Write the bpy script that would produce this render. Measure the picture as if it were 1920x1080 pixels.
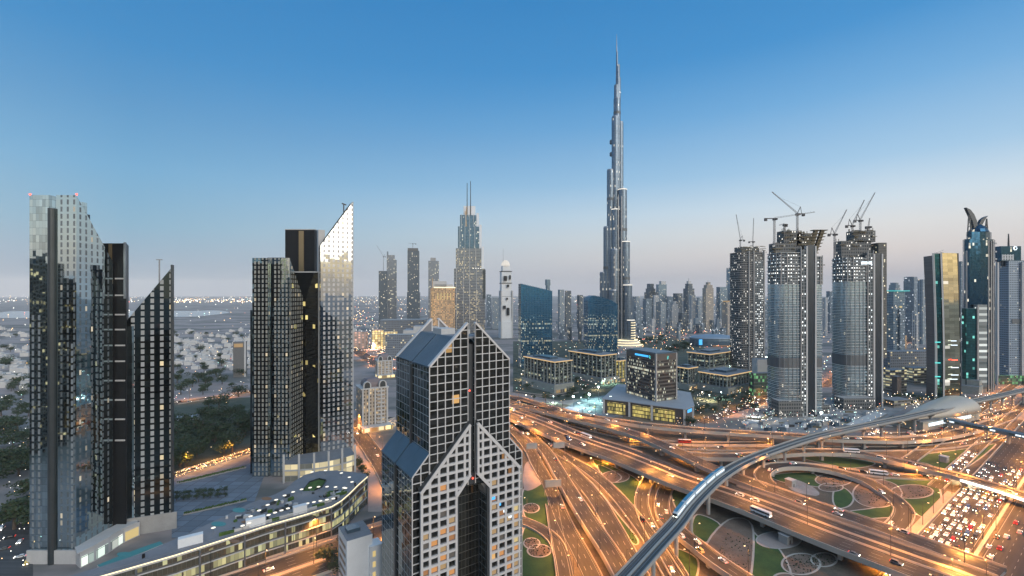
import bpy, math, random
from mathutils import Vector, Matrix
for _o in list(bpy.data.objects): bpy.data.objects.remove(_o)
SC = bpy.context.scene; COL = SC.collection
rnd = random.Random(11)
PI = math.pi
# ------------------------------------------------------------------ camera
F, CH, HR = 853.0, 140.0, 550.0          # focal length in photo pixels, eye height in m, horizon row
cam = bpy.data.cameras.new('camera'); cam_o = bpy.data.objects.new('camera', cam); COL.objects.link(cam_o)
cam_o.location = (0, 0, CH); cam_o.rotation_euler = (PI/2, 0, 0)
cam.sensor_width = 36; cam.lens = 36*F/1920; cam.shift_y = 10/1920; cam.clip_start = 1; cam.clip_end = 90000
SC.camera = cam_o
# ------------------------------------------------------------------ sky
SUN_AZ, SUN_EL = math.radians(140), math.radians(3)
world = bpy.data.worlds.new('World'); SC.world = world; world.use_nodes = True
def s2l(c):
    return tuple(((x/255+.055)/1.055)**2.4 if x/255 > .04045 else x/255/12.92 for x in c)
def nd(nt, t, **k):
    n = nt.nodes.new(t)
    for a, b in k.items(): setattr(n, a, b)
    return n
def mth(nt, op, a, b=None, c=None, clamp=False):
    n = nt.nodes.new('ShaderNodeMath'); n.operation = op; n.use_clamp = clamp
    for i, x in enumerate((a, b, c)):
        if x is None: continue
        if isinstance(x, (int, float)): n.inputs[i].default_value = x
        else: nt.links.new(x, n.inputs[i])
    return n.outputs[0]
def mixc(nt, f, a, b):
    n = nt.nodes.new('ShaderNodeMix'); n.data_type = 'RGBA'
    for i, x in ((0, f), (6, a), (7, b)):
        if isinstance(x, (int, float)): n.inputs[i].default_value = x
        elif isinstance(x, tuple): n.inputs[i].default_value = (*x, 1) if len(x) == 3 else x
        else: nt.links.new(x, n.inputs[i])
    return n.outputs[2]
def mixf(nt, f, a, b):
    n = nt.nodes.new('ShaderNodeMix'); n.data_type = 'FLOAT'
    for i, x in ((0, f), (2, a), (3, b)):
        if isinstance(x, (int, float)): n.inputs[i].default_value = x
        else: nt.links.new(x, n.inputs[i])
    return n.outputs[0]
def ramp(nt, fac, stops):
    n = nt.nodes.new('ShaderNodeValToRGB'); e = n.color_ramp.elements
    while len(e) < len(stops): e.new(.5)
    for i, (p, c) in enumerate(stops):
        e[i].position = p; e[i].color = (*c, 1)
    if not isinstance(fac, (int, float)): nt.links.new(fac, n.inputs[0])
    return n.outputs[0]
def setup_world():
    nt = world.node_tree; bg = nt.nodes['Background']
    tc = nd(nt, 'ShaderNodeTexCoord'); sep = nd(nt, 'ShaderNodeSeparateXYZ'); nt.links.new(tc.outputs['Generated'], sep.inputs[0])
    x, y, z = sep.outputs
    zc = mth(nt, 'MAXIMUM', z, 0.0)
    A = ramp(nt, zc, [(0, s2l((160,170,186))), (.05, s2l((146,170,192))), (.116, s2l((128,174,201))), (.206, s2l((110,168,207))), (.304, s2l((86,150,199))), (.394, s2l((60,138,196))), (.55, s2l((46,126,188))), (.64, s2l((84,148,202))), (.78, s2l((140,172,208))), (1, s2l((160,186,214)))])
    B = ramp(nt, zc, [(0, s2l((212,202,204))), (.033, s2l((216,204,204))), (.077, s2l((230,218,212))), (.12, s2l((228,226,224))), (.163, s2l((212,225,234))), (.23, s2l((164,200,228))), (.338, s2l((112,170,217))), (.434, s2l((66,143,203))), (.56, s2l((48,129,191))), (.64, s2l((84,148,202))), (.78, s2l((140,172,208))), (1, s2l((160,186,214)))])
    S = ramp(nt, zc, [(0, s2l((255,214,150))), (.1, s2l((255,232,190))), (.25, s2l((250,242,222))), (.45, s2l((200,222,235))), (.7, s2l((120,172,214))), (1, s2l((150,182,214)))])
    r = mth(nt, 'SQRT', mth(nt, 'ADD', mth(nt, 'MULTIPLY', x, x), mth(nt, 'ADD', mth(nt, 'MULTIPLY', y, y), 1e-5)))
    g = mth(nt, 'DIVIDE', mth(nt, 'ADD', mth(nt, 'MULTIPLY', x, math.sin(SUN_AZ)), mth(nt, 'MULTIPLY', y, math.cos(SUN_AZ))), r)
    f1 = mth(nt, 'POWER', mth(nt, 'DIVIDE', mth(nt, 'ADD', g, 1.0), .82, clamp=True), .52, clamp=True)
    f2 = mth(nt, 'SMOOTH_MIN', mth(nt, 'DIVIDE', mth(nt, 'ADD', g, -.3), .6, clamp=True), 1.0, .1)
    f2 = mth(nt, 'POWER', f2, 1.3, clamp=True)
    sv = nd(nt, 'ShaderNodeVectorMath', operation='SCALE'); nt.links.new(S, sv.inputs[0]); sv.inputs['Scale'].default_value = 1.7
    c = mixc(nt, f2, mixc(nt, f1, A, B), sv.outputs[0])
    sky = nd(nt, 'ShaderNodeTexSky', sky_type='NISHITA'); sky.sun_disc = False
    sky.sun_elevation = SUN_EL; sky.sun_rotation = -SUN_AZ; sky.ozone_density = 3
    sk = nd(nt, 'ShaderNodeVectorMath', operation='SCALE'); nt.links.new(sky.outputs[0], sk.inputs[0]); sk.inputs['Scale'].default_value = .35
    up = mth(nt, 'GREATER_THAN', z, 0.02)
    c = mixc(nt, mth(nt, 'MULTIPLY', up, .06), c, sk.outputs[0])
    nt.links.new(c, bg.inputs[0]); bg.inputs[1].default_value = 1.0
setup_world()
sl = bpy.data.lights.new('sun', 'SUN'); so = bpy.data.objects.new('sun', sl); COL.objects.link(so)
sl.energy = 1.5; sl.angle = math.radians(40); sl.color = (1, .91, .82)
_sd = Vector((math.sin(SUN_AZ)*math.cos(.42), math.cos(SUN_AZ)*math.cos(.42), math.sin(.42)))
so.rotation_euler = _sd.to_track_quat('Z', 'Y').to_euler(); so.location = (300, -300, 600)
vs = SC.view_settings; vs.view_transform = 'Standard'; vs.look = 'None'; vs.exposure = .12; vs.gamma = 1
cy = SC.cycles; cy.max_bounces = 5; cy.diffuse_bounces = 2; cy.glossy_bounces = 3; cy.transmission_bounces = 2; cy.volume_bounces = 0
cy.sample_clamp_indirect = 2.0; cy.sample_clamp_direct = 0; cy.caustics_reflective = False; cy.caustics_refractive = False
cy.use_denoising = True; cy.use_light_tree = True
try: cy.denoiser = 'OPENIMAGEDENOISE'
except Exception: pass
# ------------------------------------------------------------------ coordinates
def GX(px, Y): return (px-960)/F*Y
def GZ(py, Y): return CH+(HR-py)/F*Y
def G(px, py, z=0.0):
    Y = F*(CH-z)/(py-HR); return Vector((GX(px, Y), Y, z))
# ------------------------------------------------------------------ mesh helper
class MB:
    def __init__(s): s.v, s.f, s.m, s.uv = [], [], [], []
    def poly(s, pts, mi=0, uv=None):
        n = len(s.v); s.v += [tuple(p) for p in pts]; s.f.append(tuple(range(n, n+len(pts)))); s.m.append(mi); s.uv.append(uv)
    def prism(s, pts, z0, z1, mi=0, top=None, bottom=False, closed=True):
        """pts 2-D outline; z0 / z1 a number or one per point"""
        n = len(pts); a = z0 if isinstance(z0, (list, tuple)) else [z0]*n; b = z1 if isinstance(z1, (list, tuple)) else [z1]*n
        u = 0.0
        for i in range(n if closed else n-1):
            j = (i+1) % n; p, q = pts[i], pts[j]; d = math.hypot(q[0]-p[0], q[1]-p[1])
            s.poly([(p[0],p[1],a[i]), (q[0],q[1],a[j]), (q[0],q[1],b[j]), (p[0],p[1],b[i])], mi, [(u,a[i]), (u+d,a[j]), (u+d,b[j]), (u,b[i])])
            u += d
        if closed:
            s.poly([(p[0],p[1],b[i]) for i, p in enumerate(pts)], mi if top is None else top)
            if bottom: s.poly([(p[0],p[1],a[i]) for i, p in reversed(list(enumerate(pts)))], mi if top is None else top)
        return s
    def box(s, cx, cy, z0, lx, ly, h, rot=0, mi=0, top=None, bottom=True):
        c, n = math.cos(rot), math.sin(rot); hx, hy = lx/2, ly/2
        return s.prism([(cx+x*c-y*n, cy+x*n+y*c) for x, y in ((-hx,-hy),(hx,-hy),(hx,hy),(-hx,hy))], z0, z0+h, mi, top, bottom)
    def cyl(s, x, y, z0, z1, r0, r1=None, n=12, mi=0, top=None):
        r1 = r0 if r1 is None else r1
        A = [(x+r0*math.cos(2*PI*i/n), y+r0*math.sin(2*PI*i/n), z0) for i in range(n)]
        B = [(x+r1*math.cos(2*PI*i/n), y+r1*math.sin(2*PI*i/n), z1) for i in range(n)]
        w = 2*PI*max(r0, r1)/n
        for i in range(n):
            j = (i+1) % n; s.poly([A[i], A[j], B[j], B[i]], mi, [(i*w,z0), ((i+1)*w,z0), ((i+1)*w,z1), (i*w,z1)])
        s.poly(B, mi if top is None else top); s.poly(A[::-1], mi if top is None else top)
        return s
    def bar(s, p, q, w, h=None, mi=0):
        """square bar from p to q"""
        p, q = Vector(p), Vector(q); d = (q-p)
        if d.length < 1e-6: return s
        d.normalize(); up = Vector((0,0,1)) if abs(d.z) < .95 else Vector((1,0,0))
        a = d.cross(up).normalized()*(w/2); b = a.cross(d).normalized()*((h or w)/2)
        A = [p-a-b, p+a-b, p+a+b, p-a+b]; B = [x+(q-p) for x in A]
        for i in range(4):
            j = (i+1) % 4; s.poly([A[i], A[j], B[j], B[i]], mi)
        s.poly(A[::-1], mi); s.poly(B, mi); return s
    def loft(s, rings, mi=0, cap=True):
        for k in range(len(rings)-1):
            A, B = rings[k], rings[k+1]; n = len(A); u = 0
            for i in range(n):
                j = (i+1) % n; d = (Vector(A[j])-Vector(A[i])).length
                s.poly([A[i], A[j], B[j], B[i]], mi, [(u,A[i][2]), (u+d,A[j][2]), (u+d,B[j][2]), (u,B[i][2])]); u += d
        if cap: s.poly(rings[-1], mi); s.poly(rings[0][::-1], mi)
        return s
    def build(s, name, mats, parent=None, smooth=False):
        me = bpy.data.meshes.new(name)
        if smooth:
            key, nv, mp = {}, [], []
            for f, mi in zip(s.f, s.m):
                g = []
                for i in f:
                    k = (round(s.v[i][0],3), round(s.v[i][1],3), round(s.v[i][2],3), mi)
                    if k not in key: key[k] = len(nv); nv.append(s.v[i])
                    g.append(key[k])
                mp.append(tuple(g))
            s.v, s.f = nv, mp
        me.from_pydata(s.v, [], s.f)
        if not isinstance(mats, (list, tuple)): mats = [mats]
        for m in mats: me.materials.append(m)
        me.polygons.foreach_set('material_index', s.m)
        uvl = me.uv_layers.new(name='UVMap'); out = []
        for p, uv in zip(me.polygons, s.uv):
            if uv is None:
                n = p.normal
                if abs(n.z) > .8: uv = [(s.v[i][0], s.v[i][1]) for i in p.vertices]
                else:
                    t = Vector((-n.y, n.x, 0)); t.normalize()
                    uv = [(s.v[i][0]*t.x+s.v[i][1]*t.y, s.v[i][2]) for i in p.vertices]
            for a in uv: out += [a[0], a[1]]
        uvl.data.foreach_set('uv', out)
        if smooth: me.polygons.foreach_set('use_smooth', [True]*len(me.polygons))
        me.update()
        o = bpy.data.objects.new(name, me); COL.objects.link(o)
        if parent: o.parent = parent
        return o
def tag(o, label=None, cat=None, group=None, kind=None):
    if label: o['label'] = label
    if cat: o['category'] = cat
    if group: o['group'] = group
    if kind: o['kind'] = kind
    return o
def thing(name, label, cat, loc=(0,0,0), rot=0, group=None):
    o = bpy.data.objects.new(name, None); COL.objects.link(o); o.location = loc; o.rotation_euler = (0,0,rot); o.empty_display_size = .1
    return tag(o, label, cat, group)
def copy_tree(o, parent=None):
    c = o.copy(); COL.objects.link(c)
    if parent: c.parent = parent
    for ch in list(o.children): copy_tree(ch, c)
    return c
# ------------------------------------------------------------------ materials
def newmat(name):
    m = bpy.data.materials.new(name); m.use_nodes = True
    nt = m.node_tree; b = nt.nodes['Principled BSDF']; return m, nt, b
def noise(nt, scale, detail=3, coord='Object', rough=.6, sc3=None):
    tc = nd(nt, 'ShaderNodeTexCoord'); n = nd(nt, 'ShaderNodeTexNoise'); n.inputs['Scale'].default_value = scale; n.inputs['Detail'].default_value = detail; n.inputs['Roughness'].default_value = rough
    src = tc.outputs[coord]
    if sc3:
        mp = nd(nt, 'ShaderNodeMapping'); mp.inputs['Scale'].default_value = sc3; nt.links.new(src, mp.inputs[0]); src = mp.outputs[0]
    nt.links.new(src, n.inputs['Vector']); return n.outputs[0]
def plain(name, col, rough=.7, metal=0, var=.25, scale=.15):
    m, nt, b = newmat(name)
    f = mth(nt, 'MULTIPLY_ADD', noise(nt, scale), var*2, -var)
    f2 = mth(nt, 'MULTIPLY_ADD', noise(nt, scale*9, 2), var, -var/2)
    k = mth(nt, 'ADD', 1.0, mth(nt, 'ADD', f, f2))
    vm = nd(nt, 'ShaderNodeVectorMath', operation='SCALE'); vm.inputs[0].default_value = col; nt.links.new(k, vm.inputs['Scale'])
    nt.links.new(vm.outputs[0], b.inputs['Base Color'])
    b.inputs['Roughness'].default_value = rough; b.inputs['Metallic'].default_value = metal
    return m
def emit(name, col, strength, sample=False):
    m, nt, b = newmat(name)
    b.inputs['Base Color'].default_value = (.05,.05,.05,1); b.inputs['Emission Color'].default_value = (*col,1); b.inputs['Emission Strength'].default_value = strength
    if not sample:
        try: m.cycles.emission_sampling = 'NONE'
        except Exception: pass
    return m
def facade(name, pane, frame, fh=3.8, bw=3.0, fu=.15, fv=.2, lit=0., litcol=(1,.8,.5), e=1.2, tilt=.0, clump=0., litcol2=None, rowlit=0., lamp=False, litmax=0.):
    """pane / frame = (colour, metallic, roughness); UVs are in metres; lit = share of lit windows"""
    m, nt, b = newmat(name); L = nt.links.new
    uv = nd(nt, 'ShaderNodeUVMap'); sp = nd(nt, 'ShaderNodeSeparateXYZ'); L(uv.outputs[0], sp.inputs[0])
    a = mth(nt, 'DIVIDE', sp.outputs[0], bw); c = mth(nt, 'DIVIDE', sp.outputs[1], fh)
    ia, ic = mth(nt, 'FLOOR', a), mth(nt, 'FLOOR', c)
    fa, fc = mth(nt, 'SUBTRACT', a, ia), mth(nt, 'SUBTRACT', c, ic)
    pm = mth(nt, 'MULTIPLY', mth(nt, 'GREATER_THAN', fa, fu), mth(nt, 'GREATER_THAN', fc, fv))
    cb = nd(nt, 'ShaderNodeCombineXYZ'); L(ia, cb.inputs[0]); L(ic, cb.inputs[1])
    wn = nd(nt, 'ShaderNodeTexWhiteNoise', noise_dimensions='2D'); L(cb.outputs[0], wn.inputs['Vector'])
    pc = mixc(nt, wn.outputs['Value'], tuple(x*.75 for x in pane[0]), tuple(min(1, x*1.2) for x in pane[0]))
    L(mixc(nt, pm, frame[0], pc), b.inputs['Base Color'])
    L(mixf(nt, pm, frame[1], pane[1]), b.inputs['Metallic']); L(mixf(nt, pm, frame[2], pane[2]), b.inputs['Roughness'])
    if lit > 0:
        r = wn.outputs['Value']
        th = lit
        if clump:
            n = nd(nt, 'ShaderNodeTexNoise'); n.inputs['Scale'].default_value = clump; L(uv.outputs[0], n.inputs['Vector'])
            th = mth(nt, 'MULTIPLY', mth(nt, 'SUBTRACT', n.outputs[0], .38, clamp=True), lit*6)
        if rowlit:
            w2 = nd(nt, 'ShaderNodeTexWhiteNoise', noise_dimensions='1D'); L(ic, w2.inputs['W'])
            th = mth(nt, 'ADD', th, mth(nt, 'MULTIPLY', mth(nt, 'LESS_THAN', w2.outputs['Value'], rowlit), .55))
        on = mth(nt, 'MULTIPLY', mth(nt, 'LESS_THAN', r, th), pm)
        if lamp: on = mth(nt, 'MULTIPLY', on, mth(nt, 'MULTIPLY', mth(nt, 'MULTIPLY', mth(nt, 'GREATER_THAN', fa, .45), mth(nt, 'LESS_THAN', fa, .8)), mth(nt, 'GREATER_THAN', fc, .58)))
        if litmax: on = mth(nt, 'MULTIPLY', on, mth(nt, 'LESS_THAN', sp.outputs[1], litmax))
        sc = nd(nt, 'ShaderNodeSeparateXYZ'); L(wn.outputs['Color'], sc.inputs[0])
        L(mth(nt, 'MULTIPLY', on, mth(nt, 'MULTIPLY_ADD', sc.outputs[1], e*1.2, e*.3)), b.inputs['Emission Strength'])
        L(mixc(nt, sc.outputs[2], litcol, litcol2 or litcol), b.inputs['Emission Color'])
        try: m.cycles.emission_sampling = 'NONE'
        except Exception: pass
    if tilt:
        g = nd(nt, 'ShaderNodeNewGeometry'); v1 = nd(nt, 'ShaderNodeVectorMath', operation='SUBTRACT'); L(wn.outputs['Color'], v1.inputs[0]); v1.inputs[1].default_value = (.5,.5,.5)
        v2 = nd(nt, 'ShaderNodeVectorMath', operation='SCALE'); L(v1.outputs[0], v2.inputs[0]); v2.inputs['Scale'].default_value = tilt
        v3 = nd(nt, 'ShaderNodeVectorMath', operation='ADD'); L(g.outputs['Normal'], v3.inputs[0]); L(v2.outputs[0], v3.inputs[1])
        v4 = nd(nt, 'ShaderNodeVectorMath', operation='NORMALIZE'); L(v3.outputs[0], v4.inputs[0]); L(v4.outputs[0], b.inputs['Normal'])
    return m
WARM, AMB, WHT, COOL = (1,.72,.38), (1,.5,.17), (1,.93,.8), (.75,.9,1)
M = {}
M['conc'] = plain('concrete', (.34,.32,.30)); M['conc_dark'] = plain('dark_concrete', (.14,.135,.13)); M['conc_lt'] = plain('pale_concrete', (.5,.48,.46), var=.15)
M['white'] = plain('white_paint', (.72,.72,.72), .5, var=.1); M['steel'] = plain('steel', (.3,.31,.33), .4, .7); M['dark_steel'] = plain('dark_steel', (.045,.045,.05), .5, .3)
M['roof_grey'] = plain('grey_roof', (.2,.2,.21)); M['roof_blue'] = plain('blue_grey_roof', (.075,.12,.16), .35, .35, var=.2); M['black'] = plain('black_cladding', (.01,.01,.011), .45); M['black'].node_tree.nodes['Principled BSDF'].inputs['Specular IOR Level'].default_value = .25
M['lamp_o'] = emit('sodium_lamp', (1,.62,.28), 6); M['lamp_w'] = emit('white_lamp', (1,.9,.72), 9); M['lamp_c'] = emit('cool_lamp', (.8,1,.95), 9); M['red_lamp'] = emit('red_lamp', (1,.06,.03), 6)
M['led'] = emit('warm_strip_light', (1,.83,.5), 1.6); M['led_w'] = emit('white_strip_light', (1,.95,.85), 2.2)
# ------------------------------------------------------------------ ground, lawns and roads
def ground_mat():
    m, nt, b = newmat('sandy_ground')
    n1, n2, n3 = noise(nt, .0016, 4), noise(nt, .011, 4), noise(nt, .08, 3)
    n4 = noise(nt, .004, 5, sc3=(1, 2.2, 1))
    c = mixc(nt, n2, s2l((118,108,104)), s2l((190,174,168)))
    k = nd(nt, 'ShaderNodeMapRange'); k.inputs[1].default_value = .47; k.inputs[2].default_value = .56; nt.links.new(n4, k.inputs[0])
    c = mixc(nt, mth(nt, 'MULTIPLY', k.outputs[0], .75), c, s2l((72,80,74)))
    k2 = nd(nt, 'ShaderNodeMapRange'); k2.inputs[1].default_value = .52; k2.inputs[2].default_value = .6; nt.links.new(n1, k2.inputs[0])
    c = mixc(nt, mth(nt, 'MULTIPLY', k2.outputs[0], .6), c, s2l((170,158,154)))
    c = mixc(nt, mth(nt, 'MULTIPLY', n3, .35), c, s2l((80,76,74)))
    nt.links.new(c, b.inputs['Base Color']); b.inputs['Roughness'].default_value = .95; return m
def soil_mat(name, a, c, sc=.08):
    m, nt, b = newmat(name)
    n1, n2 = noise(nt, sc, 4), noise(nt, sc*12, 3)
    f = mth(nt, 'ADD', mth(nt, 'MULTIPLY', n1, .65), mth(nt, 'MULTIPLY', n2, .35))
    k = nd(nt, 'ShaderNodeMapRange'); k.inputs[1].default_value = .35; k.inputs[2].default_value = .65; nt.links.new(f, k.inputs[0])
    nt.links.new(mixc(nt, k.outputs[0], a, c), b.inputs['Base Color']); b.inputs['Roughness'].default_value = .95; return m
def asphalt_mat(name, a=.055, c=.10):
    m, nt, b = newmat(name)
    n1, n2 = noise(nt, .05, 4), noise(nt, .9, 3)
    uv = nd(nt, 'ShaderNodeUVMap'); sp = nd(nt, 'ShaderNodeSeparateXYZ'); nt.links.new(uv.outputs[0], sp.inputs[0])
    w = nd(nt, 'ShaderNodeTexNoise'); w.inputs['Scale'].default_value = .55; w.inputs['Detail'].default_value = 4
    mp = nd(nt, 'ShaderNodeMapping'); mp.inputs['Scale'].default_value = (.012, 1, 1); nt.links.new(uv.outputs[0], mp.inputs[0]); nt.links.new(mp.outputs[0], w.inputs['Vector'])
    f = mth(nt, 'ADD', mth(nt, 'MULTIPLY', w.outputs[0], .6), mth(nt, 'ADD', mth(nt, 'MULTIPLY', n1, .25), mth(nt, 'MULTIPLY', n2, .15)))
    k = nd(nt, 'ShaderNodeMapRange'); k.inputs[1].default_value = .36; k.inputs[2].default_value = .64; nt.links.new(f, k.inputs[0])
    nt.links.new(mixc(nt, k.outputs[0], (a,a*.97,a*.96), (c,c*.96,c*.93)), b.inputs['Base Color']); b.inputs['Roughness'].default_value = .75; return m
M['ground'] = ground_mat(); M['verge'] = soil_mat('verge_earth', (.06,.05,.035), (.16,.125,.09)); M['lawn'] = soil_mat('lawn_grass', (.02,.055,.012), (.05,.1,.022), .12)
M['mulch'] = soil_mat('brown_planting', (.11,.075,.055), (.2,.15,.115), .1); M['path'] = plain('pale_path', (.4,.36,.31)); M['asphalt'] = asphalt_mat('asphalt', .022, .052); M['asphalt_new'] = asphalt_mat('dark_asphalt', .025, .05)
M['paint'] = plain('road_paint', (.3,.29,.27), .6, var=.15); M['barrier'] = plain('barrier_concrete', (.4,.35,.3), .8, var=.2); M['pave'] = plain('pinkish_paving', (.33,.27,.24)); M['plaza'] = facade('grey_plaza_paving', ((.15,.175,.21),0,.75), ((.09,.1,.12),0,.8), 6.5, 9., .06, .08, 0)
M['gravel'] = soil_mat('grey_gravel', (.2,.19,.18), (.36,.34,.33)); M['water'] = plain('still_water', (.1,.16,.2), .12, 0, .1); M['pool'] = emit('lit_pool_water', (.02,.26,.34), .4)
def disc(name, r, z, m, n=96):
    b = MB(); b.poly([(r*math.cos(2*PI*i/n), r*math.sin(2*PI*i/n), z) for i in range(n)]); return tag(b.build(name, m), kind='structure')
disc('ground', 24000, 0, M['ground'])
LAY = [0.01]
def lay():
    LAY[0] += .004; return LAY[0]
def smooth_loop(P, k=5):
    out = []; n = len(P)
    for i in range(n):
        a, b, c, d = P[i-1], P[i], P[(i+1)%n], P[(i+2)%n]
        for t in range(k):
            t /= k; out.append(.5*((2*b)+(c-a)*t+(2*a-5*b+4*c-d)*t*t+(3*b-a-3*c+d)*t**3))
    return out
def catmull(P, step=6.0):
    out = []; P = [P[0]*2-P[1]]+list(P)+[P[-1]*2-P[-2]]
    for i in range(1, len(P)-2):
        a, b, c, d = P[i-1], P[i], P[i+1], P[i+2]; k = max(1, int((c-b).length/step))
        for t in range(k):
            t /= k; out.append(.5*((2*b)+(c-a)*t+(2*a-5*b+4*c-d)*t*t+(3*b-a-3*c+d)*t**3))
    out.append(P[-2]); return out
def sheet(name, px, m, kind='structure', sm=True, edge=None, z=0):
    P = [G(x, y, z) for x, y in px]; Q = smooth_loop(P) if sm else P
    h = lay(); b = MB(); b.poly([(p.x, p.y, z+h) for p in Q]); o = b.build(name, m); tag(o, kind=kind)
    if edge: ring_edge(Q, edge, z+h, o)
    return o
def ring_edge(Q, w, z, parent):
    b = MB(); n = len(Q); c = sum(Q, Vector())/n; O = []
    for i in range(n):
        t = (Q[(i+1)%n]-Q[i-1]); t.z = 0
        if t.length < 1e-6: t = Vector((1,0,0))
        t.normalize(); nn = Vector((-t.y, t.x, 0))*(w/2); O.append((Q[i]-nn, Q[i]+nn))
    for i in range(n):
        j = (i+1)%n; b.poly([(p.x, p.y, z+.006+.05) for p in (O[i][0], O[j][0], O[j][1], O[i][1])])
    b.build('kerb_path', M['path'], parent)
def ellipse(x, y, rx, ry, n=10): return [(x+rx*math.cos(2*PI*i/n), y+ry*math.sin(2*PI*i/n)) for i in range(n)]
tag(sheet('lagoon_water', [(0,586),(60,583),(330,583),(400,582),(430,586),(380,592),(330,594),(0,596)], M['water']), kind='structure')
sheet('verge', [(940,748),(1060,758),(1180,782),(1300,800),(1450,812),(1560,822),(1640,828),(1760,826),(1900,785),(2100,820),(2300,1000),(2300,1300),(600,1300),(760,1060),(880,900)], M['verge'], sm=False)
for p in ([(982,918),(1018,905),(1032,960),(1042,1005),(1020,990),(985,972)], [(982,992),(1010,998),(1035,1024),(1048,1060),(1052,1090),(975,1090)], [(1112,862),(1160,880),(1200,905),(1196,945),(1175,938),(1140,902)],
          [(1080,884),(1110,905),(1160,966),(1196,1012),(1180,1014),(1130,946)], [(1445,892),(1493,886),(1526,888),(1538,904),(1538,913),(1493,907),(1464,903)], [(1565,918),(1583,915),(1600,932),(1593,948),(1572,953),(1562,940)],
          [(1590,960),(1640,952),(1667,940),(1687,950),(1690,967),(1640,972),(1610,972)], [(1647,900),(1743,900),(1765,933),(1745,962),(1723,967),(1695,938),(1670,922)], [(1690,858),(1770,847),(1837,838),(1867,834),(1813,876),(1770,882),(1737,869)],
          [(1410,1002),(1424,1008),(1463,1032),(1482,1090),(1410,1090)], [(1307,965),(1351,985),(1325,1017),(1298,998)], [(1262,1030),(1307,1048),(1303,1090),(1281,1090)], [(1120,872),(1140,878),(1165,894),(1150,905),(1130,893)], [(1260,905),(1300,915),(1320,930),(1280,960),(1262,940)],
          [(1505,858),(1560,856),(1640,868),(1600,878),(1540,868)]):
    sheet('lawn', p, M['lawn'], edge=1.0)
for p, e in ((ellipse(996,953,15,9),.9), (ellipse(997,1019,15,10),.9), (ellipse(1011,1033,22,12),.9), (ellipse(1154,894,26,11),.9), (ellipse(1563,900,34,12),.9), (ellipse(1558,914,23,8),.9), (ellipse(1710,922,40,13),.9),
             (ellipse(1502,1058,36,20),1.), (ellipse(1470,1085,20,10),1.), (ellipse(1645,926,46,26),.9), ([(1366,975),(1410,985),(1406,1090),(1378,1090),(1322,1032)],1.1), (ellipse(1545,1050,24,13),1.)):
    sheet('planting_bed', p, M['mulch'], edge=e)
sheet('paved_island', ellipse(1460,1013,42,16), M['pave'], edge=.8)
sheet('paved_island', [(984,872),(1004,862),(1012,885),(1018,905),(984,919)], M['pave'])
tag(sheet('gravel', [(1473,905),(1490,899),(1520,911),(1536,924),(1528,930),(1490,922)], M['gravel']), kind='stuff')
sheet('plaza', [(322,900),(470,848),(500,880),(470,960),(400,1000),(322,1010)], M['plaza'], sm=False)
M['yard'] = asphalt_mat('yard_asphalt', .04, .09)
sheet('street_corner', [(0,950),(60,925),(62,1090),(-80,1090)], M['yard'], sm=False)
sheet('car_park', [(1050,770),(1090,748),(1165,733),(1168,783),(1110,782)], M['plaza'], sm=False)
sheet('pavement', [(655,842),(668,835),(700,870),(722,915),(722,960),(690,960),(690,905)], M['pave'], sm=False)
M['park'] = soil_mat('park_ground', (.03,.045,.03), (.1,.105,.075), .05)
sheet('park_ground', [(962,640),(1110,640),(1185,690),(1180,735),(1090,748),(1050,752),(962,736)], M['park'], sm=False)
sheet('park_ground', [(1185,628),(1300,636),(1330,660),(1440,670),(1440,740),(1330,782),(1300,790),(1268,760),(1268,690),(1190,672)], M['park'], sm=False)
sheet('park_ground', [(322,752),(470,745),(478,842),(420,862),(322,892)], M['park'], sm=False)
sheet('building_site_ground', [(1395,795),(1440,750),(1540,745),(1660,745),(1700,765),(1640,795),(1560,815),(1420,810)], M['gravel'], sm=False)
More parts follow.
